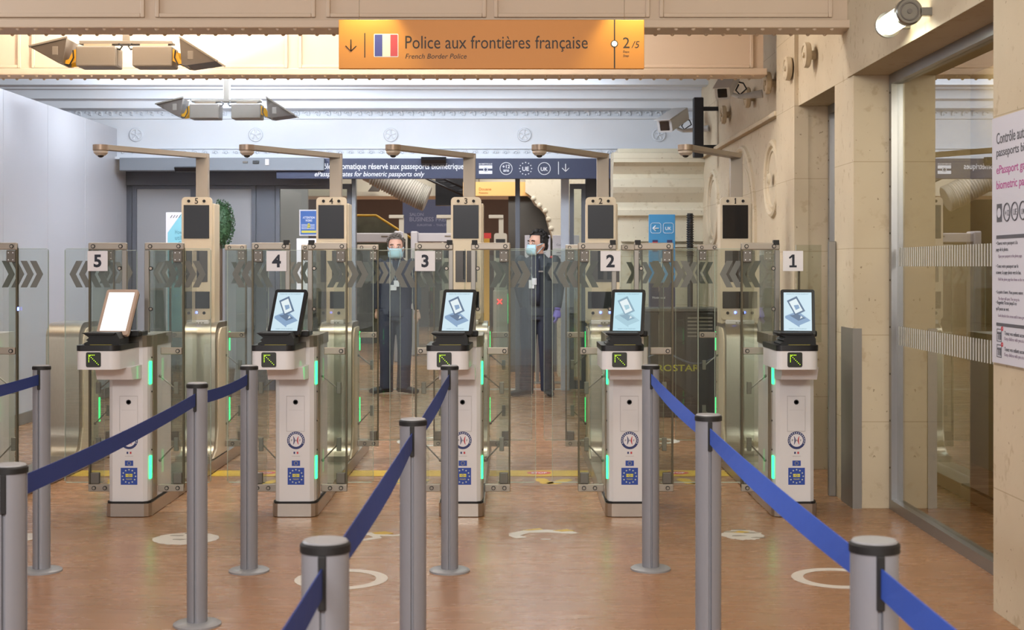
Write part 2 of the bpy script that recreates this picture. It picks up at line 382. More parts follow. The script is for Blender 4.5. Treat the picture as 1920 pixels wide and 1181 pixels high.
# white girder over the rear doors
gd = 16.1
m = MB().box(-11, 2.2, gd, gd+.5, 2.68, 3.42)
for z0, z1, dp in ((3.30, 3.36, .10), (3.22, 3.25, .06), (3.13, 3.15, .05), (2.79, 2.80, .03), (2.67, 2.70, .08)):
    m.box(-11, 2.2, gd-dp, gd, z0, z1)
x = -6
while x < 1.95:
    m.torus((x, gd-.01, 3.19), 'y', .030, .013, 10, 6, a0=-.6, a1=PI*.95); m.ball((x+.01, gd-.005, 3.185), .014, 8)
    m.torus((x+.03, gd-.01, 2.745), 'y', .028, .010, 10, 6, a0=0, a1=PI); m.ball((x+.03, gd, 2.75), .017, 8)
    x += .118
struct('trim_4', m, M_IRON)
for i, cx in enumerate((256, 480, 733, 983, 1235, 8)):
    X, Y, Z = px(cx, 253, gd)
    m = MB().torus((X, Y-.015, Z), 'y', .068, .012, 28, 6).lathe([(.070, -.015), (.070, .01)], (X, Y, Z), 24, 'y')
    for k in range(5):
        a = k*2*PI/5+.3; m.tube([(X, Y-.02, Z), (X+.058*math.cos(a), Y-.02, Z+.058*math.sin(a))], [.006, .012], 6)
    m.ball((X, Y-.022, Z), .014, 8)
    o = struct('trim_%d' % (5+i), m, M_IRON)
# right stone wall: piers, lintels, wall beyond
m = MB()
m.box(2.03, 2.75, -4, 5.96, 0, 4.3)                      # near pier with the poster
m.box(XR, 2.75, 8.48, 8.98, 0, 2.6)                      # middle pier
m.box(2.04, 2.75, 5.96, 8.60, 2.6, 4.3)
m.box(2.05, 2.75, 8.60, 10.12, 2.6, 4.3)
m.box(XR, 2.75, 10.12, 15.3, 0, 4.3)                     # wall beyond
m.box(2.0, 2.06, 10.80, 15.3, 2.60, 2.64, .008)          # string course
m.box(2.02, 2.12, 10.112, 10.80, 0, 4.2)                  # pilaster
struct('wall_right', m, M_STONE)
struct('wall_alcove', MB().box(3.4, 3.5, 5.0, 12, 0, 4.0).box(2.75, 3.5, 10.9, 11.0, 0, 4).box(2.75, 3.5, 4.9, 5.0, 0, 4).box(2.76, 3.5, 5, 11, 2.95, 3.05), M_STONE2)
for i, (cy, cz, R) in enumerate(((11.09, 2.14, .28), (14.35, 2.05, .36), (12.6, 1.75, .75))):
    m = MB().torus((XR, cy, cz), 'x', R, .03, 40, 8).torus((XR, cy, cz), 'x', R*.80, .014, 40, 8)
    if i == 0: m.lathe([(.05, -.03), (.03, -.05), (.001, -.05)], (XR, cy, cz), 16, 'x')
    struct('trim_%d' % (11+i), m, M_STONE)
for i, cy in enumerate((9.55, 10.2, 11.0, 11.95, 13.3)):
    m = MB().lathe([(.03, .02), (.03, -.025), (.080, -.03), (.088, -.04), (.086, -.068), (.065, -.074), (.060, -.066), (.02, -.066), (.018, -.078), (.001, -.082)], (2.04, cy, 2.88), 24, 'x')
    struct('trim_%d' % (14+i), m, M_STONE)
# stone pilaster and cornice at the rear right
m = MB()
def cornice(pts, x0, x1, y):   # profile (dy, z) swept in x with a return on the left side
    m.prism([(y-d, z) for d, z in pts]+[(y+.3, pts[-1][1]), (y+.3, pts[0][1])], 'yz', x0, x1)
prof = [(0, 1.98), (.05, 2.0), (.05, 2.06), (.02, 2.09), (.02, 2.14), (.09, 2.24), (.12, 2.30), (.12, 2.38), (.07, 2.40), (.07, 2.44), (.13, 2.52), (.19, 2.56), (.19, 2.66), (0, 2.68)]
cornice(prof, 1.08, 2.05, 15.2)
m.box(1.14, 2.05, 15.2, 15.9, 0, 2.72)
m.box(1.17, 2.05, 15.14, 15.2, 1.66, 1.69).box(1.17, 2.05, 15.14, 15.2, 1.72, 1.735)
m.prism([(15.2-(d*.8), z) for d, z in prof]+[(15.5, 2.68), (15.5, 1.98)], 'yz', 1.86, 2.05)
struct('trim_19', m, M_STONE3)
# grey partition on the left with panel seams
m = MB()
for k in range(0, 11):
    y1 = 16.1-1.2*k; m.box(-4.56, -4.5, y1-1.195, y1, .1, 3.02, .003)
m.box(-4.56, -4.5, 16.1, 16.5, .1, 3.02)
struct('wall_left', m, M_PART)
struct('baseboard_left', MB().box(-4.55, -4.485, 3, 16.5, 0, .11, .004), M_SGREY)

# ---- glazed side doors in the right wall
def wall_glazing(n, y0, y1, zt, xg):
    root = MB()
    root.box(xg-.02, xg+.06, y0+.0, y0+.05, 0, zt).box(xg-.02, xg+.06, y1-.05, y1, 0, zt).box(xg-.02, xg+.06, y0+.05, y1-.05, zt-.06, zt).box(xg-.02, xg+.06, y0+.05, y1-.05, 0, .06)
    fr = root.build('window_%d' % n, mat('door_steel', '#9a9a9a', .35, .8), kind='structure')
    MB().box(xg+.015, xg+.025, y0+.05, y1-.05, .06, zt-.06).build('pane', M_GLASSD, fr)
    s = MB()
    for k in range(9): s.cyl((xg-.024, y1-.025, .25+k*.28), 'x', .006, .005, 8)
    s.build('screw', M_BRON, fr)
    return fr
w1 = wall_glazing(1, 5.97, 8.47, 2.6, 2.28)
m = MB(); y = 6.05
while y < 8.40:
    m.box(2.2925, 2.2935, y, y+.017, 1.452, 1.562); m.box(2.2925, 2.2935, y, y+.017, .985, 1.097); y += .042
m.build('safety_strips', mat('etched_white', '#b9b9b4', .6), w1)
w2 = wall_glazing(2, 8.99, 10.11, 2.6, 2.28)
tagp = dict(category='corner guard', group='metal corner guards on the stone piers')
MB().prism([(0, 0), (.055, 0), (.055, .004), (.004, .004), (.004, .30), (0, .30)], 'xy', 0, 1.08).build('corner_guard', M_SGREY, None, (2.042, 8.472, 0), label='short grey metal corner guard on the middle stone pier', **tagp)
MB().box(0, .044, 0, .04, 0, 1.61, .003).build('corner_guard', M_SGREY, None, (2.003, 8.93, 0), label='tall grey metal guard strip on the pier side by the far glazed opening', **tagp)

# ---- rear glazed facade with sliding doors
YF = 16.55
def post(name, x0, x1, z1, m_, y0=YF, y1=YF+.12):
    a = (x0-960)*YF/F; b = (x1-960)*YF/F
    return MB().box(a, b, y0, y1, 0, z1, .004).build(name, m_, kind='structure')
post('trim_20', 236, 247, 2.62, M_FRAME); post('trim_21', 480, 516, 2.62, M_FRAME)
post('trim_22', 659, 667, 2.5, M_ALU); post('trim_23', 966, 975, 2.5, M_FRAME)
post('trim_24', 1052, 1067, 2.5, mat('pale_post', '#b7bcc8', .4)); post('trim_25', 1098, 1170, 2.62, mat('charcoal_panel', '#4b4e55', .5))
hdr = MB().box((225-960)*15.95/F, (608-960)*15.95/F, 15.92, 16.1, HC+180*15.95/F, HC+204*15.95/F, .006)
hdr.build('trim_26', mat('header_grey', '#7d828a', .45, .2), kind='structure')
MB().box(-4.5, -2.1, YF-.08, YF+.05, 2.40, 2.56).build('trim_27', M_FRAME, kind='structure')
def leaf(n, x0, x1, gl):
    a = (x0-960)*YF/F; b = (x1-960)*YF/F
    fr = MB().box(a, a+.05, YF-.02, YF+.03, .02, 2.42).box(b-.05, b, YF-.02, YF+.03, .02, 2.42).box(a+.05, b-.05, YF-.02, YF+.03, 2.36, 2.42).box(a+.05, b-.05, YF-.02, YF+.03, .02, .12)
    d = fr.build('door_%d' % n, M_FRAME, kind='structure')
    MB().box(a+.05, b-.05, YF, YF+.01, .12, 2.36).build('pane', gl, d)
    return d
MILK = frosted('misted_glass', '#a9aaae', .82)
leaf(1, 249, 366, MILK); leaf(2, 366, 480, MILK); leaf(3, 517, 659, M_GLASS2); leaf(4, 1068, 1098, M_GLASS2)

MB().box(-1.9, .7, YF+.10, YF+.14, 0, .012).build('trim_28', mat('threshold', '#c9c9c6', .4, .3), kind='structure')

# far hall shell
MWF = mat('far_brown_wall', '#4a3527', .7, noise=.1)
struct('wall_back', MB().box(-11, 6, 34, 34.1, 0, 4.3), MWF)
struct('trim_29', MB().box(-11, 6, 16.75, 34, 4.1, 4.3), M_CEIL)
m = MB().box(-11, 6, 19.5, 20.3, 2.48, 4.1).box(-11, 6, 19.4, 20.4, 2.42, 2.48)
struct('trim_30', m, mat('far_cream', '#c9c1ae', .7, noise=.05))
def pz(x, y, d): return ((x-960)*d/F, HC-(y-HY)*d/F)
m = MB().prism([pz(x, y, 18.6) for x, y in ((985, 300), (1150, 300), (1150, 744), (1047, 744), (1047, 470), (1038, 448), (1030, 425), (1024, 400), (1014, 388), (1004, 381), (996, 368), (985, 360))], 'xz', 18.6, 19.3)
for k, (x, y) in enumerate(((998, 372), (1009, 385), (1020, 395), (1026, 411), (1031, 428), (1038, 446), (1045, 464), (1052, 480))):
    X, Z = pz(x, y, 18.6); m.ball((X+.02, 18.62, Z), .04, 10)
struct('trim_31', m, M_STONE3)
struct('wall_far_right', MB().box(-.05, 1.4, 19.5, 19.6, 0, 2.5), mat('far_dark_grey', '#55534f', .6, noise=.2, nscale=4))
struct('wall_far_left', MB().box(-4.8, -2.75, 19.0, 19.1, 0, 2.6), mat('far_grey', '#9fa0a3', .5))

# ================================================================== PASSPORT GATES
SP = .967
X3 = -.293
def gx(k): return X3+(3-k)*SP
YG = 8.18
def screw_disc(m, x, y, z, r=.012):
    m.cyl((x, y-.006, z), 'y', r, .008, 14)
BOLTS = {}
def bolt(parent, x, y, z, r=.0125):
    if r not in BOLTS:
        s = MB(); s.cyl((0, -.006, 0), 'y', r, .008, 16); s.mi = 1; s.cyl((0, -.008, 0), 'y', r*.64, .004, 14)
        o = s.build('bolt', [M_RUB, M_BAR], parent); BOLTS[r] = o.data
    else:
        o = bpy.data.objects.new('bolt', BOLTS[r]); COL.objects.link(o); o.parent = parent
    o.location = (x, y, z); return o
SCR = {}
def side_screw(parent, x, y, z, r=.005):
    if r not in SCR:
        o = MB().cyl((-.003, 0, 0), 'x', r, .006, 8).build('screw', M_RUB, parent); SCR[r] = o.data
    else: o = bpy.data.objects.new('screw', SCR[r]); COL.objects.link(o); o.parent = parent
    o.location = (x, y, z); return o
def build_wing(root, sgn, y, z0, z1, x_in, x_out, name='door_wing', card=None, inner=True, clip=False, scale=1):
    """fixed glass wing with clamp bars; sgn -1 left / +1 right of the gate"""
    a, b = sorted((sgn*x_in, sgn*x_out))
    w = MB().box(a, b, y, y+.010, z0+.035, z1-.02).build(name, M_GLASS2, root)
    MB().box(min(sgn*x_out, sgn*(x_out-.010)), max(sgn*x_out, sgn*(x_out-.010)), y-.004, y+.022, z0+.02, z1-.03).build('edge_profile', M_BRON, w)
    MB().box(a, b, y-.012, y+.016, z1-.042, z1, .006).build('clamp_bar', M_BAR, w)
    c, d = sorted((sgn*.13, sgn*x_out))
    MB().box(c, d, y-.012, y+.016, z0, z0+.044, .004).build('clamp_bar', M_BAR, w)
    c, d = sorted((sgn*.145, sgn*(x_out-.012)))
    MB().box(c, d, y-.010, y+.014, .95-.02, .95+.022, .005).build('clamp_bar', M_BAR, w)
    c, d = sorted((sgn*(x_out-.012), sgn*(x_out-.065)))
    p = MB().box(c, d, y-.006, y+.012, z1-.115, z1-.045, .004)
    p.mi = 1
    for qx in (.25, .75):
        for qz in (.2, .8): p.cyl((c+(d-c)*qx, y-.008, z1-.115+.07*qz), 'y', .0035, .004, 8)
    p.build('hinge_plate', [M_DARK, M_WTXT], w)
    MB().box(c, d, y-.01, y+.02, z0+.046, z0+.112, .005).build('hinge_block', M_DARK, w)
    for (xx, zz) in ((x_out-.03, z1-.021), (x_in+.035, z1-.021), (x_out-.035, z0+.022), (x_out-.10, z0+.022), (x_out-.035, .951)):
        bolt(w, sgn*xx, y-.012, zz)
    for za, zb, c0, c1 in ((.80, .725, .695, .765), (.30, .395, .355, .435)):
        r = MB(); r.tube([(sgn*.135, y+.024, za), (sgn*.225, y+.024, zb)], .0045, 8).box(*sorted((sgn*.218, sgn*.245)), y+.012, y+.032, c0, c1, .003).ball((sgn*.135, y+.024, za), .010, 8)
        r.build('actuator_rod', M_SGREY, w)
    if inner:
        i0, i1 = sorted((sgn*(x_in), sgn*(x_in+.028)))
        MB().box(i0, i1, y-.014, y+.018, 1.06, z1-.044, .003).build('inner_upright', M_SGREY, w)
        for zz in (1.44, 1.20): bolt(w, sgn*(x_in+.04), y-.016, zz)
    if clip:
        MB().box(*sorted((sgn*(x_in+.005), sgn*(x_in+.038))), y-.02, y+.02, z1-.012, z1+.016, .002).build('rubber_clip', M_RUB, w)
    return w
def build_leaf(root, sgn, y, z0, z1, xa, xb):
    """closing glass leaf reaching into the lane, with frosted chevrons pointing at the lane centre"""
    a, b = sorted((sgn*xa, sgn*xb))
    l = MB().prism(rrect(a, b, z0, z1, .012), 'xz', y, y+.010).build('door_leaf', M_GLASS, root)
    e = MB(); q = sgn*xb
    e.box(min(q, q-sgn*.0025), max(q, q-sgn*.0025), y-.0005, y+.0105, z0+.01, z1-.01).box(a+.01, b-.01, y-.0005, y+.0105, z1-.003, z1).box(a+.01, b-.01, y-.0005, y+.0105, z0, z0+.004)
    e.build('glass_edge', M_EDGE, l)
    c = MB(); zc, h, w, t = 1.406, .079, .040, .038
    for k in range(4):
        x0 = sgn*(xb-.03-k*.056)          # tip
        if abs(x0)-w-t < abs(sgn*xa)-.12: continue
        pts = [(x0, zc), (x0-sgn*w, zc+h), (x0-sgn*(w+t), zc+h), (x0-sgn*t, zc), (x0-sgn*(w+t), zc-h), (x0-sgn*w, zc-h)]
        c.prism(pts, 'xz', y-.0035, y-.0015)
    c.build('chevrons', M_CHEV, l)
    return l
def build_screen(root, k):
    faded = (k == 2); blank = (k == 5)
    e = bpy.data.objects.new('touch_screen', None)
    w, h, t = .192, .290, .022
    yaw = math.radians(10.5); lean = math.radians(29)
    R = Matrix.Rotation(-yaw, 4, 'Z') @ Matrix.Rotation(-lean, 4, 'X')
    bez = mat('beige_bezel', '#b9a190', .4) if blank else M_BLACK
    sc = MB().prism(rrect(-w/2, w/2, 0, h, .014), 'xz', 0, t).build('touch_screen', bez, root)
    sc.matrix_local = Matrix.Translation((-.030, -.215, 1.066)) @ R
    MB().prism(rrect(-w/2+.003, w/2-.003, .003, h-.003, .014), 'xz', t, t+.012).build('screen_back', M_BLACK, sc)
    dm = mat('display_white', '#ffffff', .4, emit=0.72) if blank else (mat('display_pale', '#bfe6f4', .4, emit=0.47) if faded else mat('display_blue', '#d3ecf8', .4, emit=0.47))
    disp = MB().box(-w/2+.018, w/2-.018, -.001, .001, .026, h-.020).build('display', dm, sc)
    if blank: return
    c1 = mat('art_pale', '#9fc6dc', .4, emit=0.34) if faded else mat('art_blue', '#7d9cc2', .4, emit=0.26)
    c2 = mat('art_pale2', '#b4dcec', .4, emit=0.41) if faded else mat('art_light', '#9fc3ea', .4, emit=0.34)
    c3 = mat('art_white', '#eaf7fb', .4, emit=0.47)
    g = MB()
    def poly(pts, y, mi): g.mi = mi; g.prism([(p[0]*1.0, p[1]) for p in pts], 'xz', y, y+.0004)
    poly([(-.070, .118), (.010, .060), (.072, .090), (.000, .150)], -.0015, 1)
    poly([(-.070, .105), (.010, .047), (.010, .060), (-.070, .118)], -.0016, 1)
    poly([(-.045, .122), (.005, .088), (.045, .105), (.0, .130)], -.0022, 0)
    poly([(-.060, .215), (-.005, .245), (.042, .150), (-.014, .120)], -.0030, 0)
    poly([(-.048, .208), (-.008, .229), (.028, .154), (-.012, .133)], -.0036, 2)
    poly([(-.022, .185), (.004, .190), (.012, .168), (-.010, .155)], -.0042, 1)
    poly([(.012, .100), (.028, .108), (.018, .118)], -.0042, 2)
    g.build('pictogram', [c1, c2, c3], disp)
    tm = mat('display_text', '#7fa3b5', .5, emit=.4)
    lettering('lettering', 'PRESENTEZ VOTRE PASSEPORT', tm, disp, width=.125, o=(0, -.0012, h-.034), align='C', thick=.0004)
    lettering('lettering', 'INSERT YOUR PASSPORT', tm, disp, width=.10, o=(0, -.0012, .034), align='C', thick=.0004)
NAVYB = mat('badge_blue', '#2a3568', .5); EUB = mat('eu_blue', '#27479e', .5); EUY = mat('eu_yellow', '#d8cf4e', .5); REDM = mat('badge_red', '#b5303a', .5); STARM = mat('star_pale', '#cfd6c4', .5)
def star(g, cx, cz, r, y):
    pts = []
    for i in range(10):
        a = PI/2+i*PI/5; q = r if i % 2 == 0 else r*.42; pts.append((cx+q*math.cos(a), cz+q*math.sin(a)))
    g.prism(pts, 'xz', y, y+.0006)
def build_kiosk(root, k):
    hw = .118
    # plinth: rounded steel foot and long base rail
    def foot(h): return [(-h, .70), (-h, .045), (-h+.012, .012), (-h+.035, 0), (h-.035, 0), (h-.012, .012), (h, .045), (h, .70)]
    MB().prism(foot(.132), 'xy', .004, .078).build('foot', mat('foot_steel', '#b5ada3', .28, .9, noise=.08, nscale=20, stretch=(1, 1, 14)), root)
    MB().prism(foot(.126), 'xy', .078, .090).build('shadow_joint', M_RUB, root)
    ped = MB().prism([(-hw, .56), (-hw, .06), (-hw+.008, .028), (-hw+.03, .010), (hw-.03, .010), (hw-.008, .028), (hw, .06), (hw, .56)], 'xy', .090, .985).build('pedestal', M_WHITE, root)
    cap = MB().prism([(-hw-.004, .58), (-hw-.004, .06), (-hw+.01, .02), (-hw+.03, .0), (hw-.03, .0), (hw-.01, .02), (hw+.004, .06), (hw+.004, .58)], 'xy', .985, 1.05).build('steel_cap', M_STEEL, root)
    # side cladding with screws
    for s in (-1, 1):
        sp = MB().box(*sorted((s*hw, s*(hw+.006))), .10, .20, .09, 1.05, .002).build('side_trim', M_STEEL, root)
        for z in (.25, .38, .55, .72, .92): side_screw(ped, s*(hw+.001), .090, z)
        for z0, z1 in ((.765, .90), (.215, .35)):
            pr = (s > 0) == (k >= 3)
            MB().box(*sorted((s*(hw-(.018 if pr else .01)), s*(hw+(.007 if pr else .001)))), .046 if pr else .07, .078, z0, z1, .003).build('led_strip', M_GREEN, root)
    # hatch + lock
    y = .010
    ha = MB(); ha.box(-.045, .057, y-.0020, y, .497, .700)
    ha = ha.build('service_hatch', M_WHITE, ped)
    g = MB(); g.box(-.046, .058, y-.0024, y-.0016, .699, .7010).box(-.046, .058, y-.0024, y-.0016, .4960, .4975).box(-.0465, -.0455, y-.0024, y-.0016, .496, .701).box(.0572, .0582, y-.0024, y-.0016, .496, .701)
    g.box(-.035, .05, y-.0026, y-.002, .620, .6205).build('hatch_joint', mat('joint_grey', '#9a9593', .6), ha)
    g = MB(); g.lathe([(.014, 0), (.014, -.006), (.009, -.006), (.009, -.002), (.001, -.002)], (.006, y, .666), 18, 'y').build('lock', M_RUB, ha)
    # round PAF badge
    b = MB(); cx, cz = .008, .444
    b.mi = 0; b.lathe([(.051, 0), (.051, -.0015), (.001, -.0015)], (cx, y, cz), 32, 'y')
    b.mi = 1; b.lathe([(.037, -.0015), (.037, -.0024), (.001, -.0024)], (cx, y, cz), 32, 'y')
    for sg, mi in ((-1, 2), (1, 3)):
        b.mi = mi; n = 8; pts = [(cx+sg*(.006+.007*(1-(2*i/n-1)**2)-.0045+.004), cz-.022+.044*i/n) for i in range(n+1)]
        pts = [(cx+sg*(.014-.008*(1-(2*i/n-1)**2)), cz-.024+.048*i/n) for i in range(n+1)]+[(cx+sg*(.016-.003*(1-(2*i/n-1)**2)), cz-.024+.048*i/n) for i in range(n, -1, -1)]
        b.prism(pts, 'xz', y-.0032, y-.0025)
    b.mi = 4
    for q in range(15):
        a = math.radians(215+q*(290/14)) if False else math.radians(200-q*220/14)
        u, v = math.cos(a), math.sin(a); b.box(cx+.044*u-.0022, cx+.044*u+.0022, y-.0022, y-.0014, cz+.044*v-.003, cz+.044*v+.003)
    bd = b.build('round_badge', [NAVYB, M_PAPER, NAVYB, REDM, M_WTXT], ped)
    for t, xx in (('P', -.024), ('A', 0), ('F', .024)):
        lettering('lettering', t, M_INK, bd, height=.012, o=(cx+xx, y-.0026, cz-.006), align='C', thick=.0006)
    f = MB(); f.mi = 0; f.box(cx-.014, cx-.004, y-.001, y, .366, .378); f.mi = 1; f.box(cx-.004, cx+.004, y-.001, y, .366, .378); f.mi = 2; f.box(cx+.004, cx+.014, y-.001, y, .366, .378)
    f.mi = 3; f.box(cx-.024, cx+.024, y-.001, y, .352, .3535)
    f.build('tricolour_label', [NAVYB, M_PAPER, REDM, mat('joint_grey'), ], ped)
    g = MB(); g.mi = 0; g.box(cx-.024, cx+.024, y-.001, y, .296, .327); g.mi = 1
    for i in range(12): star(g, cx+.010*math.cos(i*PI/6), .3115+.010*math.sin(i*PI/6), .0022, y-.0018)
    g.build('flag_label', [EUB, EUY], ped)
    g = MB(); g.mi = 0; g.box(cx-.048, cx+.048, y-.001, y, .187, .285); g.mi = 1; zc = .236
    for i in range(12): star(g, cx+.038*math.cos(i*PI/6), zc+.038*math.sin(i*PI/6), .006, y-.0018)
    g.mi = 2; g.box(cx-.020, cx+.020, y-.0018, y-.001, zc-.004, zc+.014); g.mi = 0; g.torus((cx, y-.002, zc+.005), 'y', .0055, .0012, 16, 5); g.box(cx-.020, cx-.006, y-.0024, y-.0016, zc+.0045, zc+.0058).box(cx+.006, cx+.020, y-.0024, y-.0016, zc+.0045, zc+.0058)
    eb = g.build('star_badge', [EUB, STARM, EUY], ped)
    lettering('lettering', 'PARAFE', EUY, eb, width=.034, o=(cx, y-.001, zc-.020), align='C', thick=.0008)
    # passport reader head projecting to the front left
    n = 6
    def headpoly(g0, xl, xr, yf, yb):
        p = [(xl+g0, yb)]
        for i in range(7): a = PI+PI/2*i/6; p.append((xl+g0+.03+.03*math.cos(a), yf+g0+.03+.03*math.sin(a)))
        for i in range(9): a = -PI/2+(PI/2-.06)*i/8; p.append((xr-g0-.055+.055*math.cos(a), yf+g0+.055+.055*math.sin(a)))
        p.append((xr+.012-g0, yb))
        return p
    xl, xr, yf, yb = -.178, .055, -.385, .05
    hd = MB().prism(headpoly(0, xl, xr, yf, yb), 'xy', .882, .985, smooth=True).build('reader_housing', M_WHITE, root)
    MB().prism([(-.19, .812), (.02, .802), (.02, .884), (-.23, .884)], 'yz', -.120, .083).build('neck', M_WHITE, root)
    MB().prism(headpoly(-.003, xl, xr, yf, yb), 'xy', .985, 1.016, smooth=True).build('reader_rim', M_BLACK, root)
    # folding passport tray
    tr = MB()
    tr.prism([(-.158, 1.080), (-.150, 1.084), (.028, 1.084), (.046, 1.050), (.048, 1.016), (-.150, 1.016), (-.152, 1.024), (-.128, 1.036), (-.140, 1.042), (-.122, 1.056)], 'xz', -.330, -.14)
    tr.prism([(-.158, 1.080), (-.150, 1.084), (.028, 1.084), (.02, 1.074), (-.11, 1.074)], 'xz', -.352, -.330)
    tr.box(-.10, .10, -.12, -.06, 1.05, 1.085, .008).build('passport_tray', M_RUB, root)
    MB().box(-.11, .01, -.355, -.352, 1.016, 1.019).build('tray_light', mat('tray_glow', '#8f8436', .5), root)
    # dot-matrix arrow panel
    ax, az = (-.122 if k != 0 else -.12), .937
    ar = MB().prism(rrect(ax+.00, ax+.082, az-.041, az+.041, .009), 'xz', yf-.003, yf).build('arrow_panel', mat('led_panel', '#22261f', .4), hd)
    d = MB(); u0, v0 = ax+.016, az+.026
    dots = [(i*.0075, 0) for i in range(5)]+[(0, -i*.0075) for i in range(1, 6)]+[(.0055+i*.0078, -.0055-i*.0078) for i in range(7)]
    for du, dv in dots: d.cyl((u0+du, yf-.0050, v0+dv), 'y', .0019, .003, 8)
    d.build('arrow_dots', M_YDOT, ar)
    # small side block on the cap
    MB().box(-.02 if k > 2 else -.11, .09 if k > 2 else 0, -.02, .12, 1.05, 1.078, .006).build('printer_block', M_BLACK, root)
    build_screen(root, k)
def build_rear(root, k, tower=True):
    """rear cabinet: steel front with rounded top and swept foot, side cheeks; biometric tower and camera arm"""
    y0 = 1.86
    w = .118; prof = []
    for i in range(7): a = PI/2+i*PI/2/6; prof.append((y0+.14+.14*math.cos(a), .935+.115*math.sin(a)))
    prof += [(y0, .32)]
    for i in range(1, 7): a = i*PI/2/6; prof.append((y0-.12+.12*math.cos(a), .32-.19*math.sin(a)))
    prof += [(y0-.20, .13), (y0-.20, .09), (y0+.46, .09), (y0+.46, 1.05)]
    MB().prism(prof, 'yz', -w, w, smooth=True).build('rear_cabinet', M_STEELH, root)
    for s in (-1, 1):
        c = []
        for i in range(5): a = PI/2+i*PI/2/4; c.append((y0+.20+.12*math.cos(a), .88+.13*math.sin(a)))
        c += [(y0+.08, .30), (y0+.02, .15), (y0-.10, .10), (y0+.44, .10), (y0+.44, 1.01)]
        ch = MB().prism(c, 'yz', *sorted((s*w, s*(w+.010)))).build('side_cheek', M_CREAM, root)
        for z in (.2, .4, .6, .8, .95): side_screw(ch, s*(w+.010), y0+.40, z)
        for z0, z1 in ((.30, .48), (.83, .97)):
            MB().box(*sorted((s*(w-.001), s*(w+.014))), y0+.46, y0+.475, z0, z1).build('led_strip', M_GREEN, root)
    # long base rail between the kiosk and the exit end
    r = MB().box(-.130, .130, .70, 3.0, .004, .090, .004).build('base_rail', M_STEEL, root)
    if not tower: return
    tx = -.038; ty = 1.97; z0, z1 = 1.07, 1.950
    bd = MB().box(tx-.100, tx+.125, ty+.02, ty+.20, 1.04, z1-.045, .006).build('tower_body', M_CREAM, root)
    fp = MB().prism(rrect(tx-.107, tx+.110, z0, z1, .028), 'xz', ty-.005, ty+.022).build('tower_front', M_CREAM, root)
    def scr(nm, x0, x1, a, b, m_=M_SCRN): return MB().box(tx+x0, tx+x1, ty-.008, ty-.004, a, b, .002).build(nm, m_, fp)
    s1 = scr('upper_screen', -.092, .092, 1.652, 1.893)
    s2 = scr('camera_window', -.075, .080, 1.34, 1.565, mat('smoked_window', '#4d4a4a', .2))
    MB().box(tx-.02, tx+.02, ty-.0095, ty-.008, 1.36, 1.565).build('camera_slot', M_SCRN, s2)
    s3 = scr('lower_screen', -.092, .095, 1.150, 1.272)
    for zz in (1.921, 1.118):
        for sx in (-.055, .055): MB().lathe([(.011, 0), (.011, -.004), (.007, -.004), (.007, -.001), (.001, -.001)], (tx+sx, ty-.006, zz), 14, 'y').build('sensor_eye', M_RUB, fp)
    MB().ball((tx, ty-.008, 1.122), .009, 12, (1, .5, 1)).build('blue_light', M_BLUE, fp)
    if k == 1: numeral_one('numeral', M_INK, fp, .042, (tx, ty-.005, 1.901), .002, .3)
    else: lettering('numeral', str(k), M_INK, fp, height=.042, o=(tx, ty-.005, 1.901), align='C', bold=.014, thick=.002)
    MB().box(tx-.07, tx+.09, ty-.02, ty+.05, 1.0, 1.068, .006).build('fingerprint_reader', M_WHITE, root)
    g = MB()
    for i in range(3):
        for j in range(3): g.box(tx+.0+i*.022, tx+.013+i*.022, ty-.0215, ty-.0195, 1.018+j*.013, 1.026+j*.013)
    g.build('keypad', M_SGREY, root)
    # camera arm
    a0 = Vector((tx+.022, ty+.10, 2.245)); a1 = Vector((tx-.455, ty-.80, 2.232))
    am = mat('arm_bronze', '#948a7e', .45, .25)
    arm = MB().box(tx-.022, tx+.066, ty+.07, ty+.13, z1-.05, 2.255, .004).build('camera_arm', am, root)
    d = (a1-a0); L = d.length; ang = math.atan2(d.y, d.x)
    R = Matrix.Translation(a0) @ Matrix.Rotation(ang, 4, 'Z') @ Matrix.Rotation(math.atan2(.013, L), 4, 'Y')
    g = MB().prism(rrect(-.045, L+.03, -.044, .044, .035), 'xy', -.008, .024)
    g.bm.transform(R); g.build('boom', am, arm)
    h = MB(); h.lathe([(.052, .024), (.052, -.012), (.048, -.016), (.001, -.016)], a1, 24)
    h.build('camera_collar', mat('copper_collar', '#8f7d6e', .38, .5), arm)
    h = MB(); h.lathe([(.046, -.016), (.046, -.030), (.030, -.046), (.001, -.048)], a1, 24); hh = h.build('dome_camera', mat('dome_beige', '#aea093', .4), arm)
    MB().ball((a1.x, a1.y-.004, a1.z-.046), .022, 14, (1, 1, .7)).build('lens', M_SCRN, hh)
CARD = {5: (-1, .268, -.0), 4: (-1, .180, 0), 3: (-1, .264, 0), 2: (-1, .190, 0), 1: (1, .0, 0)}
GATEG = 'automated passport gates in a row'
GLAB = {5: 'white passport gate marked 5 with a blank glowing screen, leftmost of the row', 4: 'white passport gate marked 4 with a device picture on its screen',
        3: 'white passport gate marked 3 half hidden behind a grey queue post', 2: 'white passport gate marked 2 with a pale faded picture on its screen',
        1: 'white passport gate marked 1 nearest the stone wall'}
YW, YX = .20, 2.17          # entry and exit wing planes, local
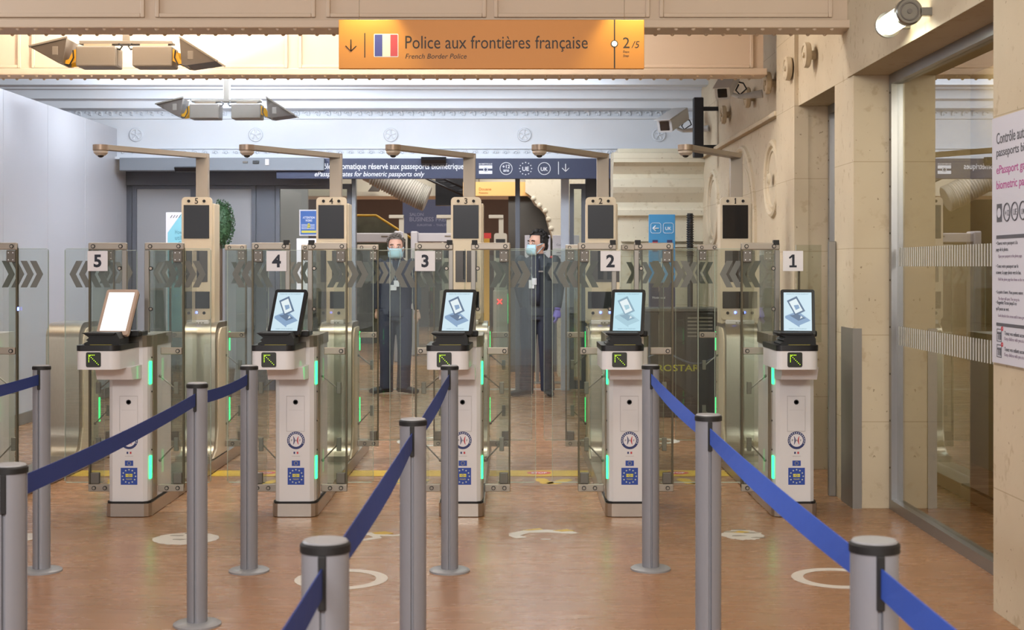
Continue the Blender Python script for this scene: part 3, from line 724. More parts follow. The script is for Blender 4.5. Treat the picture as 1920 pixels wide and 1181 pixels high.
for k in (5, 4, 3, 2, 1):
    root = thing('passport_gate', (gx(k), YG, 0), GLAB[k], 'passport gate', GATEG)
    build_kiosk(root, k)
    build_rear(root, k)
    build_wing(root, -1, YW, .118, 1.592, .055, .283, clip=(k in (4, 2, 1, 3)))
    if k > 1: build_wing(root, 1, YW, .118, 1.592, .050, .283, clip=(k in (4, 3, 2)))
    build_wing(root, -1, YX, .135, 1.612, .125, .283, inner=False)
    if k > 1: build_wing(root, 1, YX, .135, 1.612, .125, .283, inner=False)
    build_leaf(root, -1, YW+.03, .165, 1.558, .20, .435)
    build_leaf(root, -1, YX+.03, .175, 1.572, .20, .440)
    if k > 1:
        build_leaf(root, 1, YW+.03, .165, 1.558, .20, .435)
        build_leaf(root, 1, YX+.03, .175, 1.572, .20, .440)
    else:
        MB().box(.05, .20, YW+.03, YW+.04, 1.0, 1.58).build('side_pane', M_GLASS, root)
        MB().box(.063, .072, YW+.02, YW+.05, 1.05, 1.45).build('side_pane_profile', M_BRON, root)
    # glazed screen along the spine of the gate
    MB().box(-.005, .005, .62, 1.78, .10, 1.56).build('side_glass', M_GLASS, root)
    # number card
    s, off, _ = CARD[k]; cx = {5: -.2225, 4: -.132, 3: -.221, 2: -.092, 1: .02}[k]
    cw = .119
    card = MB().box(cx-cw/2, cx+cw/2, YW-.027, YW-.0262, 1.484-cw/2, 1.484+cw/2).build('number_card', M_PAPER, root)
    ci = mat('card_ink', '#1a2030', .6)
    if k == 1: numeral_one('numeral', ci, card, .076, (cx, YW-.027, 1.446), .001)
    else: lettering('numeral', str(k), ci, card, height=.076, o=(cx, YW-.027, 1.446), align='C', bold=.034, thick=.001)
# end barrier at the far left, no kiosk in view
root = thing('passport_gate', (gx(6), YG, 0), 'end barrier of the gate row without a tower, cut by the left edge', 'passport gate', GATEG)
MB().prism([(-.118, .56), (-.118, .03), (.118, .03), (.118, .56)], 'xy', .09, 1.05).build('pedestal', M_WHITE, root)
build_rear(root, 6, tower=False)
MB().box(-.130, .130, 0, .70, .004, .09, .004).build('foot', M_STEEL, root)
build_wing(root, 1, YW, .118, 1.592, .05, .262)
build_wing(root, 1, YX, .135, 1.612, .125, .283, inner=False)
build_leaf(root, 1, YW+.03, .165, 1.558, .20, .435)
build_leaf(root, 1, YX+.03, .175, 1.572, .20, .440)
MB().box(.262, .268, YW-.005, YW+.01, 1.19, 1.21).build('blue_light', M_BLUE, root)

# ================================================================== QUEUE POSTS AND BELTS
PZ = .975
def make_post(x, y, label, rz=0, cap_light=True):
    t = thing('queue_post', (x, y, 0), label, 'queue post', 'grey retractable belt queue posts', rz)
    r = .041
    # extruded tube with four belt slots
    pts = []
    for q in range(4):
        a0 = q*90
        for a, rr in ((a0-7, r), (a0-6, r-.010), (a0+6, r-.010), (a0+7, r)): pts.append((rr*math.cos(math.radians(a)), rr*math.sin(math.radians(a))))
        for a in range(a0+14, a0+83, 8): pts.append((r*math.cos(math.radians(a)), r*math.sin(math.radians(a))))
    MB().prism(pts, 'xy', .012, PZ-.012, smooth=True).build('tube', M_POST, t)
    b = MB().lathe([(.096, 0), (.096, .008), (.088, .013), (.05, .016), (.045, .016)], (0, 0, 0), 40); b.build('base_disc', M_POSTB, t)
    c = MB(); c.mi = 0; c.lathe([(.0435, PZ-.014), (.0435, PZ-.001), (.040, PZ+.003)], n=36); c.mi = 1; c.lathe([(.040, PZ+.0025), (.037, PZ+.006), (.001, PZ+.006)], n=36)
    c.build('cap', [M_RUB, M_POSTB], t)
    g = MB().box(-.007, .007, -r-.004, -r+.012, .868, PZ-.014, .002).build('belt_slot', M_RUB, t)
    g = MB().box(-.007, .007, r-.012, r+.004, .868, PZ-.014, .002).build('belt_slot', M_RUB, t)
    return t
POSTS = {
 'A0': (-2.24, 4.4), 'A1': (-2.24, 6.73),
 'B0': (-1.19, 1.1), 'B1': (-1.195, 3.36), 'B2': (-1.274, 5.72), 'B3': (-1.252, 6.73),
 'C0': (-.335, .30), 'C1': (-.321, 2.43), 'C2': (-.306, 4.37), 'C3': (-.297, 6.73),
 'D0': (.655, .30), 'D1': (.623, 2.43), 'D2': (.625, 4.50), 'D3': (.664, 6.77)}
PL = {'A1': 'grey queue post at the far left beside the gate marked 5', 'B1': 'grey queue post cut by the left edge in the foreground',
      'B2': 'grey queue post in the middle of the left belt line', 'B3': 'grey queue post in front of the gate marked 4',
      'C1': 'closest grey queue post of the centre belt line, out of focus', 'C2': 'grey queue post in the middle of the centre belt line', 'C3': 'grey queue post in front of the gate marked 3',
      'D1': 'closest grey queue post of the right belt line, out of focus', 'D2': 'grey queue post in the middle of the right belt line', 'D3': 'grey queue post in front of the gate marked 2'}
for k, (x, y) in POSTS.items():
    if k in PL: make_post(x, y, PL[k])
def belt(a, b, label, mt=None, sag=.012, drop=0, twist=0):
    (x0, y0), (x1, y1) = POSTS[a], POSTS[b]
    d = Vector((x1-x0, y1-y0)); u = d.normalized(); p0 = Vector((x0, y0))+u*.046; p1 = Vector((x1, y1))-u*.046
    nrm = Vector((-u.y, u.x)); m = MB(); n = 16; W_, T = .050, .0012; ring = []
    for i in range(n+1):
        t = i/n; p = p0.lerp(p1, t); z = .915-sag*4*t*(1-t)-drop*t; tw = twist*math.sin(PI*t)
        o = Vector((nrm.x*math.sin(tw), nrm.y*math.sin(tw), math.cos(tw)))*W_/2; nn = Vector((nrm.x, nrm.y, 0))*T; c = Vector((p.x, p.y, z))
        ring.append([m.bm.verts.new(q) for q in (c-o-nn, c+o-nn, c+o+nn, c-o+nn)])
    for r0, r1 in zip(ring, ring[1:]):
        for j in range(4): m.bm.faces.new((r0[j], r0[(j+1) % 4], r1[(j+1) % 4], r1[j]))
    m.bm.faces.new(ring[0]); m.bm.faces.new(ring[-1][::-1])
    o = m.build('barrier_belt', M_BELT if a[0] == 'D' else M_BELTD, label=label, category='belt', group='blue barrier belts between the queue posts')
    return o
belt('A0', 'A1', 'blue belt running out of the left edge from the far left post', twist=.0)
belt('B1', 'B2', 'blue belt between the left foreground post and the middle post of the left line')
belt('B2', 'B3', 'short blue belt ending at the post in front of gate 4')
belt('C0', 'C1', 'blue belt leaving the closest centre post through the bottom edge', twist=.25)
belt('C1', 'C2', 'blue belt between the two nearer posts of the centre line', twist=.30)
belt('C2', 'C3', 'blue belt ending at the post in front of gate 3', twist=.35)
belt('D0', 'D1', 'bright blue belt leaving the closest right post through the bottom edge', twist=-.25)
belt('D1', 'D2', 'bright blue belt between the two nearer posts of the right line', twist=-.30)
belt('D2', 'D3', 'bright blue belt ending at the post in front of gate 2', twist=-.35)

# ================================================================== FLOOR MARKINGS
DW = mat('sticker_white', '#cfc8bf', .5)
def fpx(x, y): d = HC*F/(y-HY); return ((x-960)*d/F, d)
def ringmark(x, y, R, label, filled=False, w=.055):
    m = MB(); n = 48
    if filled: m.prism([(x+R*math.cos(2*PI*i/n), y+R*math.sin(2*PI*i/n)) for i in range(n)], 'xy', .0006, .002)
    else:
        a = [[m.bm.verts.new((x+q*math.cos(2*PI*i/n), y+q*math.sin(2*PI*i/n), z)) for i in range(n)] for q, z in ((R, .0006), (R, .002), (R-w, .002), (R-w, .0006))]
        for i in range(n):
            for s_ in range(4): m.bm.faces.new((a[s_][i], a[s_][(i+1) % n], a[(s_+1) % 4][(i+1) % n], a[(s_+1) % 4][i]))
    return m.build('floor_ring', DW, label=label, category='floor marking', group='white rings on the floor')
X, Y = fpx(640, 1086); ringmark(X, Y, .216, 'white ring painted on the floor behind the closest centre queue post')
X, Y = fpx(1572, 1084); ringmark(X, Y, .216, 'white ring painted on the floor beside the closest right queue post')
X, Y = fpx(812, 828); ringmark(X, Y, .30, 'white ring on the floor beyond the gate marked 3', w=.07)
X, Y = fpx(1232, 827); ringmark(X, Y, .19, 'white ring on the floor beyond the gate marked 2', w=.07)
def blob(name, cx, cy, parts, label, cat, group):
    m = MB()
    for mi, pts in parts:
        m.mi = mi; m.prism([(cx+p, cy+q) for p, q in pts], 'xy', .0006+.0004*mi, .0018+.0006*mi)
    return m.build(name, [DW, M_YEL, mat('sticker_grey', '#8b8276', .6), REDM], label=label, category=cat, group=group)
def ragged(R, ex, ey, seed, n=46, j=.16):
    r = random.Random(seed); return [(R*ex*math.cos(2*PI*i/n)*(1-j*r.random()), R*ey*math.sin(2*PI*i/n)*(1-j*r.random())) for i in range(n)]
GS = 'worn round stickers on the floor in front of the gates'
ink = lambda s: [(2, [(p*.9+dx, q*.9+dy) for p, q in ragged(.035, 1.6, .5, s+i, 10, .4)]) for i, (dx, dy) in enumerate(((-.06, .08), (.05, .05), (-.03, -.03), (.07, -.08), (.0, .14)))]
X, Y = fpx(348, 1010); blob('floor_sticker', X, Y, [(0, ragged(.18, 1, .95, 3, j=.06))]+ink(20), 'scuffed white round floor sticker in front of gates 5 and 4', 'floor sticker', GS)
X, Y = fpx(1393, 1003); blob('floor_sticker', X, Y, [(0, ragged(.125, 1, 1.3, 5, j=.2)), (1, [(-.06, .07), (.02, .05), (.05, .08), (0, .11)])]+ink(30), 'torn white and yellow floor sticker in front of gates 2 and 1', 'floor sticker', GS)
X, Y = fpx(22, 1008); blob('floor_sticker', X, Y, [(0, ragged(.15, 1, .9, 8, j=.08))], 'white floor sticker cut by the left edge', 'floor sticker', GS)
X, Y = fpx(700, 1007); blob('floor_sticker', X, Y, [(0, [(-.10, .09), (-.02, .13), (.03, .10), (.10, .06), (.16, .09), (.19, .05), (.10, .02), (.03, .03), (.05, -.03), (-.03, -.10), (-.16, -.12), (-.17, -.09), (-.05, -.07), (.0, -.01), (-.03, .05), (-.10, .04), (-.15, .06)]), (1, [(-.02, .12), (.05, .15), (.10, .10), (.06, .07), (.0, .08)])], 'remains of a torn white and yellow sticker in front of gates 4 and 3', 'floor sticker', GS)
X, Y = fpx(1020, 1003); blob('floor_sticker', X, Y, [(0, [(-.19, .04), (-.10, .14), (.02, .15), (.16, .10), (.19, .05), (.15, .03), (.02, .07), (-.08, .06), (-.13, -.02), (-.09, -.08), (-.15, -.10), (-.19, -.03)]), (0, [(-.02, -.13), (.04, -.14), (.03, -.12), (-.02, -.11)]), (1, [(-.12, .13), (-.02, .19), (.0, .15), (-.08, .12)]), (1, [(.05, .12), (.13, .16), (.17, .11), (.10, .09)])], 'curved remains of a torn white and yellow sticker in front of gates 3 and 2', 'floor sticker', GS)
GT = 'yellow waiting lines across the lanes'
for a, b, y0, lab in ((6, 5, 9.85, 'left of gate 5'), (5, 4, 9.85, 'between gates 5 and 4'), (4, 3, 9.85, 'between gates 4 and 3'), (3, 2, 9.85, 'between gates 3 and 2'), (2, 1, 9.85, 'between gates 2 and 1')):
    x0, x1 = gx(a)+.135, gx(b)-.135; cx = (x0+x1)/2+.02
    t = MB().box(x0, x1, 9.78, 10.05, .0006, .002).build('floor_tape', M_YEL, label='yellow tape across the lane '+lab, category='floor tape', group=GT)
    m = MB().prism([(cx-.02+.085*math.cos(2*PI*i/24), 9.93+.07*math.sin(2*PI*i/24)) for i in range(24)], 'xy', .002, .0028)
    st = m.build('stop_oval', REDM, t)
    lettering('lettering', 'STOP', M_WTXT, st, width=.11, height=.055, basis=FLOORB, o=(cx-.02, 9.90, .0028), align='C', thick=.0006, bold=.02)
    def foot(cx_, cy_, ang):
        p = [(0, -.13), (.045, -.11), (.05, -.06), (.035, -.01), (.052, .06), (.04, .115), (0, .13), (-.035, .10), (-.045, .04), (-.03, -.02), (-.045, -.08), (-.035, -.12)]
        c_, s_ = math.cos(ang), math.sin(ang); return [(cx_+q*c_-r*s_, cy_+q*s_+r*c_) for q, r in p]
    m = MB(); m.mi = 1; m.box(cx-.14, cx+.22, 9.36, 9.72, .0004, .0012); m.mi = 0
    m.prism(foot(cx+.0, 9.55, .25), 'xy', .0012, .0024); m.prism(foot(cx+.11, 9.53, -.55), 'xy', .0012, .0024)
    m.build('footprint_sticker', [M_YEL, mat('footprint_grey', '#8e6f58', .5)], label='yellow footprint sticker in the lane '+lab, category='floor sticker', group='yellow footprints in the lanes')

# ================================================================== OVERHEAD SIGNS
d = 8.20
X0, _, Z1 = px(635, 37, d); X1, _, Z0 = px(1208, 129, d)
sg = thing('hanging_sign', ((X0+X1)/2, d, Z0), 'long orange hanging sign for the French border police with a tricolour flag', 'sign')
cx = -(X0+X1)/2
panel = MB().box(X0+cx, X1+cx, 0, .03, 0, Z1-Z0, .003).build('panel', M_ORANGE, sg)
def sx(p): return (p-960)*d/F+cx
def sz(p): return HC-(p-HY)*d/F-Z0
lettering('lettering', 'Police aux frontières française', M_INK, panel, width=sx(1102)-sx(760), height=sz(67)-sz(97), o=(sx(760), 0, sz(97)), thick=.001)
lettering('lettering', 'French Border Police', M_INK, panel, width=sx(875)-sx(760), o=(sx(760), 0, sz(110)), shear=.22, thick=.001)
lettering('lettering', '2', M_INK, panel, height=sz(70)-sz(90), o=(sx(1168), 0, sz(90)), thick=.001)
lettering('lettering', '/5', M_INK, panel, height=sz(77)-sz(90), o=(sx(1184), 0, sz(90)), thick=.001, shear=.2)
lettering('lettering', 'Étape\nStep', M_INK, panel, height=sz(94)-sz(108), o=(sx(1168), 0, sz(108)), thick=.001, shear=.2)
g = MB(); g.box(sx(683), sx(685), -.001, 0, sz(108), sz(62)).box(sx(1151), sx(1153.5), -.001, 0, sz(128), sz(37))
g.tube([(sx(658), -.001, sz(74)), (sx(658), -.001, sz(95))], .0035, 6).tube([(sx(648), -.001, sz(86)), (sx(658), -.001, sz(96)), (sx(668), -.001, sz(86))], .0035, 6)
g.build('arrow', M_INK, panel)
g = MB(); g.lathe([(.021, 0), (.021, -.002), (.001, -.002)], (sx(1152), 0, sz(82)), 24, 'y'); g.mi = 1; g.lathe([(.016, -.002), (.016, -.003), (.001, -.003)], (sx(1152), 0, sz(82)), 24, 'y'); g.build('step_dot', [M_INK, M_WTXT], panel)
g = MB(); g.mi = 3; g.prism(rrect(sx(701), sx(747), sz(107), sz(63.5), .006), 'xz', -.001, 0)
for i, (a, b) in enumerate(((702.5, 717), (717, 732), (732, 745.5))): g.mi = i; g.box(sx(a), sx(b), -.002, -.001, sz(105.5), sz(65))
g.build('flag', [mat('flag_blue', '#3a3d8c', .5), mat('flag_white', '#dcd3c4', .5), mat('flag_red', '#b83a44', .5), M_PAPER], panel)
g = MB(); g.tube([(sx(673), .015, Z1-Z0-.01), (sx(673), .015, 4.3-Z0)], .0015, 6).tube([(sx(1171), .015, Z1-Z0-.01), (sx(1171), .015, 4.3-Z0)], .0015, 6); g.build('hanging_wire', M_SGREY, sg)

# navy sign over the rear doors
d = 15.98
X0, _, Z1 = px(518, 297, d); X1, _, Z0 = px(1145, 335, d)
sg = thing('door_sign', (0, d, 0), 'navy sign with white lettering about biometric passports above the rear doors', 'sign')
panel = MB().box(X0, X1, 0, .08, Z0, Z1, .004).box(X1, X1+.09, 0, .08, Z0+.02, Z1-.03, .02).build('panel', M_NAVY, sg)
def sx(p): return (p-960)*d/F
def sz(p): return HC-(p-HY)*d/F
lettering('lettering', 'Contrôle automatique réservé aux passeports biométriques', M_WTXT, panel, width=sx(874)-sx(576), height=sz(306)-sz(320.5), o=(sx(576), 0, sz(320.5)), bold=.012, thick=.001)
lettering('lettering', 'ePassport gates for biometric passports only', M_WTXT, panel, width=sx(796)-sx(590), height=sz(321.5)-sz(333.5), o=(sx(590), 0, sz(333.5)), bold=.008, shear=.25, thick=.001)
g = MB()
g.box(sx(898), sx(923), -.001, 0, sz(316), sz(310)).box(sx(898), sx(923), -.001, 0, sz(326), sz(320))
g.build('biometric_symbol', M_WTXT, panel)
g = MB(); g.mi = 1; g.lathe([(.028, -.001), (.028, -.002), (.001, -.002)], (sx(910.5), 0, sz(318)), 20, 'y'); g.mi = 0; g.torus((sx(910.5), -.002, sz(318)), 'y', .021, .005, 20, 5)
g.build('symbol_ring', [M_WTXT, M_NAVY], panel)
lettering('lettering', 'BIOMÉTRIQUE', M_WTXT, panel, width=sx(923)-sx(898), height=sz(305.5)-sz(309), o=(sx(898), 0, sz(309)), bold=.01, thick=.001)
for c in (949, 1020.5): MB().torus((sx(c), -.001, sz(316)), 'y', .068, .004, 32, 5).build('symbol_circle', M_WTXT, panel)
g = MB()
for i in range(12): star(g, sx(985.5)+.068*math.cos(i*PI/6), sz(316)+.068*math.sin(i*PI/6), .010, -.002)
g.build('star_circle', M_WTXT, panel)
MB().box(sx(1046.5), sx(1047.8), -.001, 0, sz(327), sz(303)).build('divider', M_WTXT, panel)
g = MB()
g.tube([(sx(1060.5), -.001, sz(307)), (sx(1060.5), -.001, sz(321))], .005, 6).tube([(sx(1054), -.001, sz(315)), (sx(1060.5), -.001, sz(321.5)), (sx(1067), -.001, sz(315))], .005, 6)
g.build('arrow', M_WTXT, panel)
lettering('lettering', '+12', M_WTXT, panel, width=.085, o=(sx(949), 0, sz(315.5)), align='C', bold=.02, thick=.001)
lettering('lettering', 'ans', M_WTXT, panel, width=.065, o=(sx(949), 0, sz(322)), align='C', bold=.02, thick=.001)
lettering('lettering', 'UE', M_WTXT, panel, width=.075, o=(sx(985.5), 0, sz(320.5)), align='C', bold=.02, thick=.001)
lettering('lettering', 'UK', M_WTXT, panel, width=.080, o=(sx(1020.5), 0, sz(320.5)), align='C', bold=.02, thick=.001)
X, Y, Z = px(813, 302, 15.9)
MB().prism([(15.975, Z-.035), (15.90, Z-.03), (15.86, Z+.01), (15.88, Z+.045), (15.975, Z+.05)], 'yz', X-.14, X+.14).build('motion_sensor', M_BLACK, label='black motion sensor on the navy sign over the rear doors', category='sensor', group='door motion sensors')
X, Y, Z = px(357, 317, 15.9)
MB().prism([(15.92, Z-.035), (15.84, Z-.03), (15.80, Z+.01), (15.82, Z+.02), (15.92, Z+.03)], 'yz', X-.16, X+.16).build('motion_sensor', M_BLACK, label='dark motion sensor under the grey door header behind gate 5 arm', category='sensor', group='door motion sensors')
for (p, w, h, mt, lab) in ((460, .055, .022, M_DARK, 'small dark control block on the grey door header'), (480, .07, .035, M_BLACK, 'black lock box on the grey door header'), (501, .045, .07, M_PAPER, 'white notice tag on the grey door header')):
    X, Y, Z = px(p, 304, 15.92)
    MB().box(X-w/2, X+w/2, 15.905, 15.921, Z-h/2, Z+h/2, .002).build('header_fitting', mt, label=lab, category='fitting')

# ================================================================== HANGING FLOODLIGHT FIXTURES
FG = 'hanging twin floodlight fixtures'
def fixture(label, stem):
    t = thing('floodlight_fixture', (0, 0, 0), label, 'light fixture', FG)
    MG = mat('fixture_grey', '#7c766e', .45, .2); MY = mat('bracket_yellow', '#d9a21a', .45)
    MB().box(-.317, .317, -.04, .04, -.012, .012, .003).build('crossbar', MG, t)
    MB().box(-.028, .028, -.028, .028, .012, stem, .003).build('stem', MG, t)
    for s in (-1, 1):
        a, b = sorted((s*.055, s*.325))
        bx = MB().box(a, b, -.09, .09, -.170, -.032, .010).build('ballast_box', MG, t)
        MB().box(a+.04, b-.04, -.04, .04, -.034, -.010).build('mount', M_STEEL, bx)
        MB().box(*sorted((s*.052, s*.085)), -.05, .05, -.16, -.05, .006).build('end_cap', MG, bx)
        MB().tube([(s*.075, -.05, -.045), (s*.035, -.055, -.05), (s*.02, -.055, -.03), (s*.045, -.05, -.012)], .006, 8).build('cable', M_RUB, bx)
        # yoke and wedge-shaped head
        MB().prism([(s*.325, -.05), (s*.345, -.06), (s*.375, -.12), (s*.405, -.13), (s*.40, -.155), (s*.36, -.15), (s*.325, -.13)], 'xz', -.075, -.065).build('yoke', MY, t)
        MB().prism([(s*.325, -.05), (s*.345, -.06), (s*.375, -.12), (s*.405, -.13), (s*.40, -.155), (s*.36, -.15), (s*.325, -.13)], 'xz', .065, .075).build('yoke', MY, t)
        if s < 0: P, Q, B1, B2 = (-.615, -.045), (-.375, .012), (-.400, -.150), (-.430, -.148)
        else: P, Q, B1, B2 = (.625, -.140), (.385, .012), (.400, -.165), (.430, -.168)
        P, Q, B1, B2 = [Vector(v) for v in (P, Q, B1, B2)]
        sh = MB()     # open reflector shell: two cheeks, back, floor
        sh.prism([tuple(P), tuple(Q), tuple(B1), tuple(B2)], 'xz', -.125, -.119)
        sh.prism([tuple(P), tuple(Q), tuple(B1), tuple(B2)], 'xz', .119, .125)
        e = (Q-B1).normalized()*.0; n_ = Vector((-(Q-B1).y, (Q-B1).x)).normalized()*.004
        sh.prism([tuple(Q), tuple(B1), tuple(B1+n_), tuple(Q+n_)], 'xz', -.12, .12)
        n_ = Vector((-(P-B2).y, (P-B2).x)).normalized()*.004
        sh.prism([tuple(P), tuple(B2), tuple(B2+n_), tuple(P+n_)], 'xz', -.12, .12)
        hd = sh.build('reflector_head', mat('head_grey', '#57514c', .4, .4), t)
        dd = (Q-P).normalized(); nn = Vector((-dd.y, dd.x)); nn = nn if nn.y > 0 else -nn
        MB().prism([tuple(P-dd*.01), tuple(Q+dd*.01), tuple(Q+dd*.01+nn*.012), tuple(P-dd*.01+nn*.012)], 'xz', -.135, -.120).prism([tuple(P-dd*.01), tuple(Q+dd*.01), tuple(Q+dd*.01+nn*.012), tuple(P-dd*.01+nn*.012)], 'xz', .120, .135).build('glass_frame', MG, hd)
        c = (P+Q)/2*.45+(B1+B2)/2*.55
        MB().box(c.x-.02, c.x+.02, -.128, -.120, c.y-.01, c.y+.05, .004).build('lamp_socket', mat('socket_grey', '#77716a', .5), hd)
        MB().tube([(s*.345, -.08, -.06), (s*.34, -.085, -.11), (s*.365, -.09, -.16), (s*.40, -.085, -.155)], .005, 8).build('cable', M_RUB, hd)
    return t
f1 = fixture('twin floodlight fixture hanging between the two beams, the nearer one', 1.33); f1.location = (-2.612, 9.6, 2.968)
f2 = fixture('twin floodlight fixture hanging lower in the picture below the second beam, the farther one', .42); f2.location = (-2.612, 12.95, 2.968)

# ================================================================== WALL ITEMS
t = thing('wall_lamp', (1.93, 7.05, 2.69), 'lit tubular bulkhead lamp high on the right stone wall', 'lamp')
MB().cyl((0, -.15, 0), 'y', .052, .34, 24).build('tube', mat('lamp_tube', '#fffbe8', .3, emit=2.6, ecol='#fffbe6'), t)
MS = mat('lamp_steel', '#8f8d86', .28, .85)
MB().lathe([(.001, -.19), (.058, -.19), (.066, -.182), (.066, -.15), (.055, -.148)], (0, 0, 0), 28, 'y').build('end_cap', MS, t)
MB().lathe([(.055, .188), (.066, .19), (.066, .215), (.001, .217)], (0, 0, 0), 28, 'y').build('end_cap', MS, t)
MB().lathe([(.001, -.197), (.012, -.197), (.012, -.19)], (0, 0, 0), 12, 'y').torus((0, -.191, 0), 'y', .043, .004, 24, 6).build('cap_boss', M_DARK, t)
MB().box(.05, .115, -.19, -.15, -.02, .02, .003).box(.05, .115, .185, .215, -.02, .02, .003).build('bracket', MS, t)

def cctv(label, loc, rz, pitch, L=.34, r=.055, BR=.3):
    t = thing('security_camera', loc, label, 'security camera', 'bullet cameras on the right wall', rz)
    MC = mat('camera_shell', '#b9b9bb', .4)
    R = Matrix.Rotation(pitch, 4, 'X')
    g = MB().prism(rrect(-r, r, -r*.85, r*.85, .018), 'xz', 0, L); g.box(-r-.006, r+.006, -.05, L-.02, r*.85, r*.85+.008, .003)
    g.bm.transform(R); b = g.build('housing', MC, t)
    g = MB().prism(rrect(-r*.62, r*.62, -r*.6, r*.6, .006), 'xz', -.004, .002); g.bm.transform(R); g.build('front_glass', M_SCRN, b)
    yc = L*.68*math.cos(pitch); zc = L*.68*math.sin(pitch)-r*.8
    g = MB().tube([(0, yc, zc), (.02, yc, zc-.05), (.08, yc, zc-.075)], .018, 10).tube([(.08, yc, zc-.075), (BR, yc, zc-.06)], [.018, .034], 10); g.build('bracket', MC, t)
    MB().tube([(.02, L*.95, L*math.sin(pitch)-r*.6), (.09, L*.95, zc+.05), (.12, L*.9, zc), (.09, yc, zc-.06), (.05, yc+.03, zc-.02), (.07, yc+.05, zc+.03)], .006, 8).build('cable', M_RUB, t)
    return t
cctv('grey bullet security camera beside the black column at the rear right', (1.56, 14.45, 2.89), math.radians(-28), math.radians(19), .50, .080, .36)
cctv('grey bullet security camera with coiled cable under the end of the second beam', (1.66, 11.15, 2.82), math.radians(-20), math.radians(25), .42, .06, .27)
MB().box(1.80, 1.90, 14.0, 14.10, HC+205*14/F, HC+318*14/F, .012).box(1.90, 2.05, 14.04, 14.07, 2.62, 2.66).box(1.90, 2.05, 14.04, 14.07, 3.0, 3.04).build('column_speaker', mat('speaker_black', '#1c1e26', .5), label='tall black column loudspeaker high in the rear right corner', category='loudspeaker')

# poster on the near pier (faces the lane)
PM = mat('poster_paper', '#c9c8d2', .5)
p = thing('wall_poster', (2.03, 5.94, 1.05), 'large white instruction poster about automated passport control on the near stone pier', 'poster')
pp = MB().box(-.012, 0, -.78, 0, 0, 1.02).build('sheet', PM, p)
GR = mat('poster_grey', '#55555c', .6); PK = mat('poster_magenta', '#a8528c', .6); LG = mat('poster_light', '#8d8290', .6)
def wt(txt, m_, u, z, w=None, h=None, sh=0, b=0): lettering('lettering', txt, m_, pp, width=w, height=h, basis=WALLR, o=(-.012, -u, z), thick=.001, shear=sh, bold=b)
wt('Contrôle automatisé des\npasseports biométriques', GR, .055, .845, .60, .11, 0, .006)
wt('ePassport gates for\nbiometric passports', PK, .055, .710, .50, .11, 0, .004)
g = MB(); g.mi = 0; g.box(-.0135, -.012, -.12, -.06, .585, .66); g.mi = 1; g.lathe([(.02, -.0135), (.02, -.015), (.001, -.015)], (0, -.09, .6225), 16, 'x')
g.mi = 0
for c in (.18, .27, .36): g.torus((-.013, -c, .6225), 'x', .036, .003, 24, 5)
g.box(-.0135, -.012, -.74, -.055, .515, .530).box(-.0135, -.012, -.74, -.055, .155, .168)
g.build('symbols', [GR, PM], pp)
wt('+12', GR, .155, .608, .05); wt('UE', GR, .25, .608, .04); wt('UK', GR, .34, .608, .04)
for (a, b_, z) in (('• Ouvrez votre passeport à la\n   page de la photo.', 'Open your passport at the photo page.', .46), ('• Tenez votre passeport sur le\n   scanner, la page photo vers le bas.', 'Hold the photo page face down on the reader.', .365),
                   ('• La porte s’ouvre. Vous pouvez entrer.', 'The door will open. You can go in.', .285), ('• Regardez l’écran jusqu’à ce\n   qu’il passe au vert.', 'Look ahead at the screen until it turns green.', .215)):
    wt(a, GR, .05, z, None, .045 if '\n' in a else .018); wt(b_, LG, .075, z-.026, None, .016)
for z in (.09, .025):
    g = MB(); g.mi = 0; g.box(-.0135, -.012, -.115, -.06, z, z+.003).box(-.0135, -.012, -.115, -.06, z+.05, z+.053).box(-.0135, -.012, -.063, -.06, z, z+.05).box(-.0135, -.012, -.115, -.112, z, z+.05)
    for q in (.075, .09, .102): g.box(-.0135, -.012, -q-.006, -q, z+.008, z+.030); g.ball((-.013, -q-.003, z+.036), .005, 8)
    g.mi = 1; g.torus((-.0135, -.125, z+.055), 'x', .008, .002, 16, 5); g.build('pictogram', [GR, REDM], pp)
    wt('Tenez vos enfants accompagnés', GR, .15, z+.025, .30); wt('Keep children with you at all times', LG, .15, z+.005, .28)

# ================================================================== REAR HALL ITEMS
def pxo(x, y, d): return Vector(px(x, y, d))
# blue UK totem
d = 14.6
X0, _, Z1 = px(1217, 402, d); X1, _, _z = px(1266, 530, d)
t = thing('info_totem', ((X0+X1)/2, d, 0), 'blue totem with a left arrow and the letters UK beside the rear pilaster', 'totem')
h = (X1-X0)/2
tp = MB().box(-h, h, 0, .05, _z, Z1, .003).build('blue_panel', mat('totem_blue', '#3f8fc4', .5), t)
MB().box(-h, h, 0, .05, 0, _z, .003).build('lower_panel', mat('totem_navy', '#2b3354', .5), t)
g = MB(); zz = HC+(500-428)*d/F
for a in (-.118, .012):
    pts = rrect(a, a+.105, zz-.05, zz+.055, .022); g.tube([(x, -.001, z) for x, z in pts+[pts[0]]], .0022, 5)
g.tube([(-.035, -.002, zz), (-.095, -.002, zz)], .006, 6).tube([(-.068, -.002, zz+.026), (-.096, -.002, zz), (-.068, -.002, zz-.026)], .006, 6)
g.box(-.06, .05, -.002, 0, zz-.36, zz-.35).box(-.012, -.002, -.002, 0, zz-.41, zz-.31).box(-.025, .02, -.002, 0, zz-.50, zz-.46)
g.build('symbols', M_WTXT, tp)
lettering('lettering', 'UK', M_WTXT, tp, width=.062, o=(.064, 0, zz-.018), align='C', bold=.015, thick=.001)
